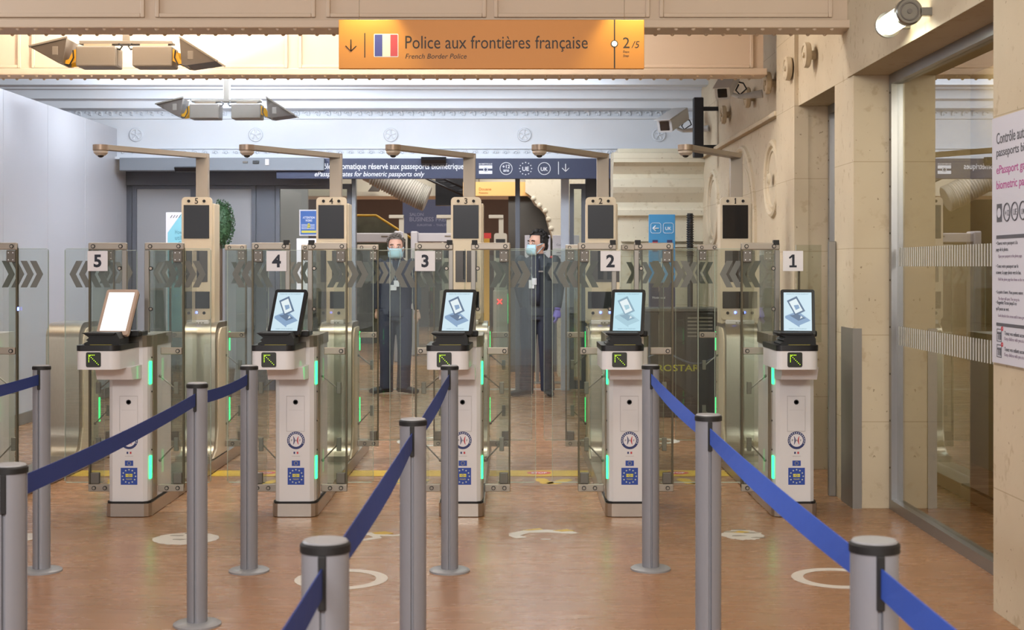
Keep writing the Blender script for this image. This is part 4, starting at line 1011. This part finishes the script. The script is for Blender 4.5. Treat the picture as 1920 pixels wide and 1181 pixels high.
g = MB(); g.mi = 0; g.box(-.10, -.045, -.002, 0, zz-.24, zz-.12); g.box(.05, .105, -.002, 0, zz-.24, zz-.12); g.mi = 1; g.box(-.10, -.045, -.003, -.002, zz-.16, zz-.14).box(.05, .105, -.003, -.002, zz-.2, zz-.18); g.build('passport_picture', [mat('totem_dark', '#3a3560', .5), REDM], tp)
lettering('lettering', 'Mode seul', M_WTXT, t, width=.13, o=(-.10, 0, 1.12), thick=.001)
# dark spiral pole
X, Y, Z = px(1294, 400, 14.45)
t = thing('brush_pole', (X, 14.45, 0), 'dark pole with a bristly spiral top beside the blue totem', 'pole')
MB().cyl((0, 0, 0), 'z', .028, Z-.05, 16).build('shaft', mat('pole_dark', '#3a3a3c', .5), t)
g = MB()
for i in range(18): g.torus((0, 0, Z-.02-i*.024), 'z', .034, .006, 14, 5)
g.cyl((0, 0, Z-.46), 'z', .03, .46, 12).build('spiral_top', M_BLACK, t)
MB().lathe([(.16, 0), (.16, .015), (.03, .03)], n=24).build('base', M_BLACK, t)
# desk with lettering
d = 13.6
X0, _, Z1 = px(1205, 578, d); X1 = (1350-960)*d/F
t = thing('service_desk', ((X0+X1)/2, d, 0), 'dark service desk with yellow EUROSTAR lettering at the rear right', 'desk')
h = (X1-X0)/2; MD = mat('desk_black', '#1f2126', .35)
f = MB().box(-h, h, 0, .5, 0, Z1-.03, .01).build('body', MD, t)
MB().box(-h-.02, h+.02, -.03, .52, Z1-.03, Z1, .006).build('desktop', mat('desk_top', '#5f5d5c', .3), t)
lettering('lettering', 'EUROSTAR', mat('yellow_letter', '#b9b92c', .5), f, width=(1314-1208)*d/F, height=.064, o=((1206-960)*d/F-(X0+X1)/2, 0, HC-196*d/F), thick=.003, bold=.015)
g = MB()
for i in range(6): g.box(.06, .30, -.004, 0, Z1-.10-.035*i, Z1-.085-.035*i)
g.build('louvre', M_SGREY, f)
g = MB(); n = 20
g.tube([(-h+.02+i*(2*h-.1)/n, -.01, HC-172*d/F+.05*math.sin(PI*2*i/n)) for i in range(n+1)], [.004+.018*math.sin(PI*i/n) for i in range(n+1)], 8, flat=.6).build('swoosh', mat('swoosh_grey', '#5a6270', .4), f)
# posters behind glass on the left
def board(name, x0, x1, y0, y1, d, m_, label, cat, extra=None, stand=False):
    X0, _, Z1 = px(x0, y0, d); X1, _, Z0 = px(x1, y1, d)
    t = thing(name, ((X0+X1)/2, d, 0 if stand else Z0), label, cat)
    zb = 0 if stand else Z0; s = MB().box(-(X1-X0)/2, (X1-X0)/2, 0, .02, Z0-zb, Z1-zb, .002).build('sheet', m_, t)
    if stand: MB().box(-.02, .02, .02, .05, 0, Z1-.1).box(-.15, .15, -.12, .15, 0, .012).build('stand', M_SGREY, t)
    if extra: extra(s, (X1-X0)/2, Z0-zb, Z1-zb)
    return t
TEAL = mat('poster_teal', '#7fbccb', .5)
def ex1(s, h, z0, z1):
    g = MB(); g.prism([(-h+.02, z0), (h, z0), (h, z1), (h*.5, z1), (-h+.02, z1-.22)], 'xz', -.002, 0); g.build('colour_field', TEAL, s)
    g = MB()
    for i in range(6): g.tube([(-h+.05+i*.03, -.002, z1-.06), (-h+.07+i*.03, -.002, z1-.03)], .003, 5)
    g.build('hatching', M_INK, s)
    lettering('lettering', 'How to\nutilisation\ne-Gates', mat('teal_ink', '#3f6f7f', .5), s, width=.22, height=.17, o=(-h+.10, -.002, z1-.36), thick=.001)
board('egate_poster', 311, 352, 398, 620, 15.3, M_PAPER, 'white and turquoise how-to poster on a stand behind the gate marked 5', 'poster', ex1, True)
def ex2(s, h, z0, z1):
    MB().box(-h+.015, h-.015, -.002, 0, z0+.015, z1-.015).build('colour_field', mat('poster_blue', '#3c66ad', .5), s)
    lettering('lettering', 'ATTENTION\nWORKS', M_WTXT, s, width=.14, height=.06, o=(0, -.002, z1-.14), align='C', thick=.001, bold=.02)
    g = MB(); g.mi = 0; g.box(-.085, .085, -.003, -.002, z0+.035, z0+.06).prism([(-.02, z1-.22), (.02, z1-.21), (.01, z1-.16), (-.01, z1-.16)], 'xz', -.003, -.002); g.mi = 1
    for i in range(4): g.box(-.085, .07, -.003, -.002, z0+.08+.016*i, z0+.085+.016*i)
    g.build('details', [EUY, M_WTXT], s)
board('notice_poster', 561, 597, 393, 442, 16.53, M_PAPER, 'blue notice with a white border on the glass behind the gate marked 4', 'poster', ex2)
def ex3(s, h, z0, z1):
    lettering('lettering', 'FULLY\nFOR', LG, s, width=.16, height=.12, o=(-h+.06, 0, z1-.26), thick=.001)
    MB().box(-h, h, .001, .019, z0, z0+.3).build('colour_field', TEAL, s)
board('white_poster', 556, 606, 447, 560, 15.8, M_PAPER, 'white poster with a turquoise lower field behind the gate marked 4', 'poster', ex3, True)
def ex4(s, h, z0, z1):
    lettering('lettering', 'Consignes', GR, s, width=.15, o=(-h+.05, 0, z1-.14), thick=.001)
    g = MB()
    for i in range(7): g.box(-h+.05, h-.06, -.001, 0, z1-.22-.04*i, z1-.212-.04*i)
    g.build('text_lines', LG, s)
board('notice_board', 984, 1032, 441, 560, 17.6, M_PAPER, 'white notice board behind the masked officer with the purple glove', 'notice board', ex4, True)
board('notice_board', 1036, 1086, 441, 560, 17.6, M_PAPER, 'white notice board right of the head of the officer with the purple glove', 'notice board', ex4, True)
# topiary plant
X, Y, Z = px(414, 420, 15.7)
t = thing('topiary_tree', (X, 15.7, 0), 'clipped green topiary bush behind the tower of gate 5', 'plant')
r = random.Random(4); g = MB(); g.ball((0, 0, Z), .20, 16, (.62, .6, 1.12)); core = g
for i in range(1500):
    a = r.uniform(0, 2*PI); c_ = r.uniform(-1, 1); s_ = math.sqrt(1-c_*c_); q = .22*r.uniform(.88, 1.1)
    p_ = Vector((q*.66*s_*math.cos(a), q*.64*s_*math.sin(a), Z+q*1.15*c_))
    u_ = Vector((r.uniform(-1, 1), r.uniform(-1, 1), r.uniform(-1, 1))).normalized()*.012; v_ = u_.cross(Vector((r.uniform(-1, 1), r.uniform(-1, 1), r.uniform(-1, 1)))).normalized()*.008
    f_ = g.bm.faces.new([g.bm.verts.new(p_+w) for w in (-u_, v_, u_, -v_)])
g.build('foliage', mat('leaf_green', '#2f4c2c', .6, noise=.5, nscale=30), t, recalc=False)
MB().cyl((0, 0, .3), 'z', .02, Z-.45, 10).build('stem', mat('bark', '#4a3a2a', .8), t)
MB().lathe([(.12, 0), (.16, .32), (.15, .32), (.13, .30)], n=20).build('pot', M_SGREY, t)

# far hall: ribbed duct, signs, detectors, distant gates
P = [pxo(x, y, 18.6) for x, y in ((640, 180), (665, 260), (700, 322), (722, 333), (745, 345), (768, 358), (788, 368), (803, 374))]
g = MB(); path = []; rad = []; P[0].z = 4.12; KN = 0
for a, b in zip(P, P[1:]):
    for i in range(10): path.append(a.lerp(b, i/10)); rad.append((.178 if len(path) % 2 else .160))
g.tube(path, rad, 24); g.build('air_duct', mat('duct_white', '#a5a198', .6), label='ribbed white flexible air duct hanging in the hall beyond the doors', category='duct')
def far_sign(name, x0, x1, y0, y1, d, m_, label, lines):
    X0, _, Z1 = px(x0, y0, d); X1, _, Z0 = px(x1, y1, d)
    t = thing(name, ((X0+X1)/2, d, Z0), label, 'sign'); s = MB().box(-(X1-X0)/2, (X1-X0)/2, 0, .05, 0, Z1-Z0).build('panel', m_, t)
    for txt, a, b, c, mm in lines: lettering('lettering', txt, mm, s, width=(b-a)*d/F, o=((a-(x0+x1)/2)*d/F, 0, (y1-c)*d/F), thick=.003, bold=.01)
    g = MB()
    for q in (-.3, .3): g.tube([(q*(X1-X0), .02, Z1-Z0), (q*(X1-X0), .02, 4.1-Z0)], .006, 6)
    g.build('hanging_rod', M_SGREY, t)
MSN = mat('salon_blue', '#48537a', .5); MST = mat('salon_text', '#8b93b5', .6)
far_sign('lounge_sign', 755, 866, 372, 437, 26, MSN, 'blue-grey sign for the business lounge hanging in the far hall', [('SALON', 768, 794, 405, MST), ('BUSINESS PREMIER', 768, 858, 415, MST), ('EUROSTAR  -  THALYS', 782, 838, 424, MST)])
far_sign('customs_sign', 868, 1018, 341, 367, 18.7, mat('far_orange', '#e3b06c', .5, emit=.0), 'pale orange customs sign hanging in the far hall', [('Douane', 898, 921, 357, mat('far_ink', '#b0783c', .6)), ('Customs', 898, 915, 363, mat('far_ink'))])
def detector(x, d, label):
    X, _, Z = px(x, 437, d)
    t = thing('metal_detector', (X, d, 0), label, 'metal detector', 'walk-through metal detectors in the far hall'); md = mat('detector_grey', '#a3a6b4', .5)
    for s in (-1, 1): MB().box(*sorted((s*.32, s*.43)), -.05, .35, 0, Z+.03, .02).build('side_panel', md, t)
    MB().box(-.32, .32, 0, .3, Z-.14, Z, .01).build('crossbar', md, t)
    MB().box(.12, .22, -.004, 0, Z-.06, Z-.04).build('display', M_DARK, t)
detector(700, 21.5, 'grey walk-through metal detector left of the masked officer with grey hair'); detector(820, 23.0, 'grey walk-through metal detector behind the gate marked 3')
def far_gate(x, label):
    d = 23.5; X = (x-960)*d/F; t = thing('distant_passport_gate', (X, d, 0), label, 'passport gate', 'small passport gates in the far hall')
    mw = mat('far_white', '#a9a9a4', .5)
    MB().box(-.12, .12, 0, 1.6, 0, 1.05, .01).build('cabinet', mw, t)
    tw = MB().prism(rrect(-.11, .11, 1.05, 2.02, .04), 'xz', .5, .6).build('tower', mw, t)
    MB().box(-.08, .08, .494, .5, 1.60, 1.92).build('screen', M_SCRN, tw)
    MB().box(-.03, .05, .5, .58, 2.02, 2.33).box(-.20, .05, .46, .58, 2.27, 2.33, .01).build('camera_arm', mw, t)
    MB().box(.125, .130, .1, .16, .5, 1.0).build('led_strip', M_GREEN, t)
    c = MB().tube([(-.05, -.01, .83), (.03, -.01, .91)], .008, 6).tube([(-.05, -.01, .91), (.03, -.01, .83)], .008, 6); c.build('red_cross', M_REDL, t)
    for s in (-1, 1): MB().box(*sorted((s*.13, s*.33)), .2, .22, .1, 1.55).build('glass_wing', M_GLASS, t)
far_gate(747, 'small distant passport gate behind the head of the left officer'); far_gate(838, 'small distant passport gate partly behind gate 3'); far_gate(938, 'small distant passport gate between gate 3 and the right officer')
# black floodlight truss and small hanging spot seen through the doors
t = thing('hanging_truss', px(850, 350, 18.9), 'dark hanging lighting truss near the duct in the far hall', 'truss')
g = MB().tube([(-.6, 0, .22), (.15, 0, -.12)], .018, 8).tube([(-.5, 0, .28), (.2, 0, -.04)], .018, 8)
for i in range(6): g.tube([(-.6+.125*i, 0, .22-.056*i), (-.44+.125*i, 0, .24-.056*i)], .010, 6)
g.tube([(-.5, 0, .28), (-.5, 0, 1.45)], .01, 6).tube([(.1, 0, .1), (.1, 0, 1.45)], .01, 6)
g.box(-.25, .28, .2, .45, -.24, 1.45).build('frame', M_BLACK, t)
t = thing('hanging_spotlight', px(703, 352, 19.2), 'small grey spotlight hanging left of the ribbed duct', 'spotlight')
MB().prism([(-.09, -.05), (.0, .07), (.07, -.02), (.05, -.05)], 'xz', -.06, .06).build('head', M_DARK, t)
MB().tube([(.03, 0, -.01), (.2, 0, .12), (.2, 0, 1.55)], .008, 8).build('arm', mat('bracket_yellow'), t)
t = thing('stair_balustrade', (0, 26.8, 0), 'glass balustrade with a golden handrail in the far hall on the left', 'balustrade')
hr = [px(664, 404, 26.8), px(705, 404, 26.8), px(752, 434, 26.8), px(775, 450, 26.8)]
hr = [(a, 0, c) for a, b, c in hr]
MB().tube(hr, .022, 10).build('handrail', mat('gold_rail', '#b3933a', .35, .7), t)
MB().prism([(hr[0][0], 0)]+[(a, c) for a, b, c in hr]+[(hr[-1][0], 0)], 'xz', .01, .03).build('glass_panel', mat('balustrade_glass', '#4a4e44', .15, noise=.6, nscale=6), t)
X0, _, Z1 = px(905, 447, 19.5); X1 = (918-960)*19.5/F
t = thing('yellow_banner', ((X0+X1)/2, 19.5, 0), 'narrow yellow banner with a red top plate seen through the glass right of gate 3', 'banner')
MB().box(-(X1-X0)/2, (X1-X0)/2, 0, .03, 0, Z1).build('yellow_panel', mat('banner_yellow', '#c49a3e', .6), t)
MB().box(-(X1-X0)/2, (X1-X0)/2+.02, 0, .03, Z1, Z1+.075).build('red_plate', mat('plate_red', '#d0423e', .6), t)

# ================================================================== OFFICERS
def remesh(o, vox, smooth=4):
    m = o.modifiers.new('r', 'REMESH'); m.mode = 'VOXEL'; m.voxel_size = vox; m.use_smooth_shade = True
    if smooth: s = o.modifiers.new('s', 'SMOOTH'); s.iterations = smooth; s.factor = .5
    return o
def hand(g, w, dirv, side, out, sc=1.0):
    """w wrist, dirv towards fingertips, out = direction of palm width, side: thumb direction sign"""
    d = dirv.normalized(); o = out.normalized(); n = d.cross(o).normalized()
    g.tube([w-d*.03, w, w+d*.03, w+d*.075, w+d*.09], [.026*sc, .025*sc, .036*sc, .040*sc, .034*sc], 12, flat=.55)
    for i, (off, L) in enumerate(((-.027, .062), (-.009, .075), (.010, .070), (.028, .055))):
        b = w+d*.082+o*off*sc
        g.tube([b, b+d*L*.45, b+d*L*.8+n*.012*side, b+d*L+n*.026*side], [.0105*sc, .0100*sc, .009*sc, .007*sc], 8)
    b = w+d*.025-o*.030*sc
    g.tube([b, b+d*.03-o*.020, b+d*.060-o*.024+n*.01*side, b+d*.080-o*.020+n*.016*side], [.013*sc, .012*sc, .010*sc, .008*sc], 8)
def officer(loc, rz, label, H, hair_m, jacket_m, shirt_m, headyaw, pose, glove=None, extra=None):
    t = thing('person', loc, label, 'person', None, rz)
    s = H/1.80
    HZ = 1.62
    def V(x, y, z): return Vector((x*s, y*s, z*s))
    # joints
    shL, shR = V(-.185, 0, 1.455), V(.185, 0, 1.455)
    elL, elR, wrL, wrR = [V(*p) for p in (pose['elL'], pose['elR'], pose['wrL'], pose['wrR'])]
    fL, fR = pose['fL'], pose['fR']
    kL, kR = V(-.10, -.02, .50), V(.10, -.02, .50); aL, aR = V(fL[0], fL[1], .09), V(fR[0], fR[1], .09)
    hL, hR = V(-.095, 0, .93), V(.095, 0, .93)
    Rh = Matrix.Translation(V(0, 0, HZ-.10)) @ Matrix.Rotation(headyaw, 4, 'Z') @ Matrix.Scale(1.09, 4) @ Matrix.Translation(-V(0, 0, HZ-.10))
    b = MB()
    b.loft([(0, 0, .88*s, .15*s, .10*s), (0, 0, 1.05*s, .14*s, .10*s), (0, 0, 1.25*s, .16*s, .11*s), (0, 0, 1.42*s, .18*s, .10*s), (0, 0, 1.49*s, .10*s, .08*s), (0, 0, 1.52*s, .066*s, .062*s), (0, -.005, 1.58*s, .060*s, .06*s)])
    for a, e, w in ((shL, elL, wrL), (shR, elR, wrR)): b.tube([a, a.lerp(e, .5), e, e.lerp(w, .4), w], [.052*s, .046*s, .038*s, .036*s, .025*s], 12)
    for a, k_, f_ in ((hL, kL, aL), (hR, kR, aR)): b.tube([a, a.lerp(k_, .5), k_, k_.lerp(f_, .35), f_], [.085*s, .075*s, .052*s, .052*s, .036*s], 14)
    hb = MB()
    hb.ball(V(0, .008, HZ+.025), .098*s, 24, (.80, .98, 1.05)); hb.ball(V(0, -.020, HZ-.055), .066*s, 20, (.86, 1.0, 1.0))
    hb.ball(V(0, -.045, HZ-.090), .030*s, 14); hb.tube([V(0, -.082, HZ+.020), V(0, -.104, HZ-.018), V(0, -.112, HZ-.032)], [.009*s, .013*s, .015*s], 8)
    for sg in (-1, 1):
        hb.ball(V(sg*.078, .012, HZ-.005), .028*s, 10, (.35, .6, 1.1)); hb.ball(V(sg*.034, -.080, HZ+.036), .018*s, 10, (1.2, .5, .45)); hb.ball(V(sg*.040, -.062, HZ-.035), .026*s, 10)
    hb.tube([V(-.025, -.086, HZ-.062), V(0, -.092, HZ-.062), V(.025, -.086, HZ-.062)], .008*s, 8)
    hb.bm.transform(Rh)
    me_ = bpy.data.meshes.new('tmp'); hb.bm.to_mesh(me_); b.bm.from_mesh(me_); bpy.data.meshes.remove(me_)
    hand(b, wrL, (wrL-elL), -1, Vector((0, -1, 0)) if True else None, s); 
    if not glove: hand(b, wrR, (wrR-elR), 1, Vector((0, -1, 0)), s)
    body = b.build('body', M_SKIN, t, recalc=False); remesh(body, .0065, 2)
    if glove:
        g = MB(); hand(g, wrR, (wrR-elR), 1, Vector((0, -1, 0)), s*1.12); g.tube([wrR-(wrR-elR).normalized()*.05, wrR], .034*s, 12); remesh(g.build('glove', glove, t, recalc=False), .005, 1)
    e = MB()
    for sg in (-1, 1): e.mi = 0; e.ball(V(sg*.033, -.083, HZ+.014), .0105*s, 10, (1.2, .6, .6)); e.mi = 1; e.ball(V(sg*.033, -.0895, HZ+.014), .005*s, 8)
    e.bm.transform(Rh); e.build('eye', [mat('eye_white', '#cfc8c0', .3), M_RUB], t)
    e = MB()
    for sg in (-1, 1): e.tube([V(sg*.018, -.090, HZ+.036), V(sg*.036, -.092, HZ+.041), V(sg*.054, -.080, HZ+.034)], .0045*s, 6)
    e.bm.transform(Rh); e.build('eyebrow', hair_m, t)
    h = MB(); rr = random.Random(int(H*100))
    h.ball(V(0, .020, HZ+.044), .100*s, 24, (.86, .98, 1.0)); h.ball(V(0, .065, HZ-.01), .065*s, 16, (1.1, .7, 1.1))
    for sg in (-1, 1): h.ball(V(sg*.074, .01, HZ+.035), .028*s, 10, (.5, 1, 1.4))
    for i in range(60):
        a = rr.uniform(0, 2*PI); el = rr.uniform(.15, 1.4); p_ = V(0, .018, HZ+.050)+Vector((math.cos(a)*math.cos(el)*.088, math.sin(a)*math.cos(el)*.100, math.sin(el)*.100))*s
        if p_.y < -.045*s and p_.z < (HZ+.10)*s: continue
        h.ball(p_, .014*s, 6)
    bmesh.ops.delete(h.bm, geom=[v for v in h.bm.verts if (v.co.y < -.035*s and v.co.z < (HZ+.088)*s) or v.co.z < (HZ-.075)*s], context='VERTS')
    h.bm.transform(Rh); h.build('hair', hair_m, t, recalc=False)
    # mask: shell over nose to chin
    mk = MB(); n = 14; rows = []
    for j in range(7):
        z = HZ-.002-.104*j/6; bulge = .020*math.sin(PI*(j+.6)/7.2)
        rows.append([mk.bm.verts.new(V((.074-.010*abs(j-3)/3)*math.sin(-1.25+2.5*i/n), -(.052+.052*math.cos(-1.25+2.5*i/n))-bulge*math.cos(-1.25+2.5*i/n)+(.012 if j == 6 else 0), z)) for i in range(n+1)])
    for a_, b_ in zip(rows, rows[1:]):
        for i in range(n): f_ = mk.bm.faces.new((a_[i], a_[i+1], b_[i+1], b_[i])); f_.smooth = True
    for sg in (-1, 1): mk.tube([V(sg*.070, -.066, HZ-.012), V(sg*.082, .0, HZ+.012), V(sg*.084, .022, HZ-.005), V(sg*.070, -.062, HZ-.085)], .002*s, 5)
    mk.bm.transform(Rh); mo = mk.build('face_mask', M_MASK, t, recalc=False); sm = mo.modifiers.new('t', 'SOLIDIFY'); sm.thickness = .003
    # jacket
    j = MB()
    j.loft([(0, 0, .86*s, .172*s, .118*s), (0, 0, .95*s, .176*s, .122*s), (0, 0, 1.10*s, .170*s, .120*s), (0, 0, 1.28*s, .188*s, .128*s), (0, 0, 1.40*s, .196*s, .120*s), (0, .005*s, 1.46*s, .165*s, .100*s), (0, .008*s, 1.50*s, .100*s, .082*s), (0, .008*s, 1.535*s, .074*s, .074*s)], 24)
    for a, e_, w in ((shL, elL, wrL), (shR, elR, wrR)):
        j.ball(a, .066*s, 14); ww = e_.lerp(w, .93); j.tube([a, a.lerp(e_, .5), e_, e_.lerp(w, .5), ww], [.068*s, .062*s, .054*s, .049*s, .040*s], 14)
    remesh(j.build('jacket', jacket_m, t, recalc=False), .010, 4)
    tr = MB(); tr.loft([(0, 0, .82*s, .165*s, .112*s), (0, 0, .92*s, .165*s, .112*s), (0, 0, .98*s, .150*s, .105*s)], 20)
    for a, k_, f_ in ((hL, kL, aL), (hR, kR, aR)):
        lo = f_+Vector((0, 0, -.03*s)); tr.tube([a+Vector((0, 0, .02)), a.lerp(k_, .5), k_, k_.lerp(lo, .5), lo], [.100*s, .096*s, .082*s, .076*s, .078*s], 16)
    remesh(tr.build('trousers', M_UNI, t, recalc=False), .010, 4)
    for (a_, foot_a) in ((aL, pose['aL']), (aR, pose['aR'])):
        g = MB(); dx, dy = math.sin(foot_a), -math.cos(foot_a); D = Vector((dx, dy, 0)); A = Vector((a_.x, a_.y, 0))
        g.tube([A-D*.075+Vector((0, 0, .045)), A+Vector((0, 0, .052)), A+D*.09+Vector((0, 0, .045)), A+D*.165+Vector((0, 0, .036)), A+D*.20+Vector((0, 0, .032))], [.036, .044, .046, .040, .022], 14, flat=.85)
        g.tube([A+Vector((0, 0, .05)), A+Vector((0, 0, .13*s))], [.044, .048], 14)
        bt = g.build('boot', M_RUB, t, recalc=False); remesh(bt, .007, 3)
    # belt, lanyard, badge
    if extra: extra(t, s, V)
    return t
def ex_l(t, s, V):
    lany = MB(); lany.tube([V(-.045, -.085, 1.50), V(-.03, -.135, 1.38), V(0, -.137, 1.26)], .004, 6).tube([V(.045, -.085, 1.50), V(.02, -.135, 1.38), V(0, -.137, 1.26)], .004, 6); lany.build('lanyard', mat('lanyard_grey', '#8f959f', .6), t)
    b = MB().box(-.055*s, .010*s, -.150*s, -.146*s, 1.16*s, 1.22*s, .002).box(-.02*s, .04*s, -.154*s, -.150*s, 1.20*s, 1.27*s, .002); b.build('badge', M_PAPER, t)
def ex_r(t, s, V):
    # dark shirt front, lanyard and badges, red shoulder patch
    sh = MB(); rows = []
    for z, y, w_ in ((1.50, -.086, .030), (1.45, -.113, .048), (1.36, -.134, .055), (1.25, -.134, .058), (1.10, -.126, .058), (.98, -.127, .055)):
        rows.append([sh.bm.verts.new(V(x_*w_, y-.006+.10*(x_*w_)**2*10, z)) for x_ in (-1, -.5, 0, .5, 1)])
    for a_, b_ in zip(rows, rows[1:]):
        for i in range(4): f_ = sh.bm.faces.new((a_[i], a_[i+1], b_[i+1], b_[i])); f_.smooth = True
    o = sh.build('shirt_front', M_UNI, t); m_ = o.modifiers.new('t', 'SOLIDIFY'); m_.thickness = .01; m_.offset = 1
    MB().tube([V(-.045, -.085, 1.50), V(-.04, -.142, 1.38), V(-.03, -.148, 1.25)], .004, 6).tube([V(.04, -.088, 1.50), V(.01, -.142, 1.38), V(-.03, -.148, 1.25)], .004, 6).build('lanyard', mat('lanyard_grey'), t)
    MB().box(-.06*s, .0, -.158*s, -.154*s, 1.16*s, 1.25*s, .002).box(-.03*s, .025*s, -.163*s, -.159*s, 1.20*s, 1.27*s, .002).build('badge', M_PAPER, t)
    MB().ball(V(.165, -.045, 1.495), .030*s, 12, (.7, .7, .5)).build('shoulder_patch', mat('patch_red', '#a63a3c', .6), t)
    MB().box(.045*s, .095*s, -.148*s, -.144*s, 1.335*s, 1.35*s).build('chest_emblem', M_SGREY, t)
X = (742-960)*16.15/F
officer((X, 16.15, 0), math.radians(4), 'masked person with curly grey hair in dark uniform, standing left of gate 3', 1.835,
        mat('hair_grey', '#5f564e', .8, noise=.3, nscale=60), M_UNI, M_UNI, math.radians(-2),
        dict(elL=(-.225, .05, 1.17), wrL=(-.205, .05, .93), elR=(.235, .03, 1.17), wrR=(.24, -.03, .92), fL=(-.105, .0), fR=(.085, 0), aL=math.radians(-75), aR=math.radians(60)), None, ex_l)
X = (1008-960)*15.85/F
officer((X, 15.85, 0), math.radians(-14), 'masked person with dark hair, grey jacket and purple glove looking to the left', 1.875,
        mat('hair_dark', '#1c1613', .7), M_JACK, M_UNI, math.radians(-38),
        dict(elL=(-.225, .06, 1.18), wrL=(-.18, .10, .94), elR=(.235, .03, 1.17), wrR=(.225, -.03, .93), fL=(-.115, -.04), fR=(.105, .03), aL=math.radians(-55), aR=math.radians(25)), mat('glove_purple', '#6c57b4', .5), ex_r)
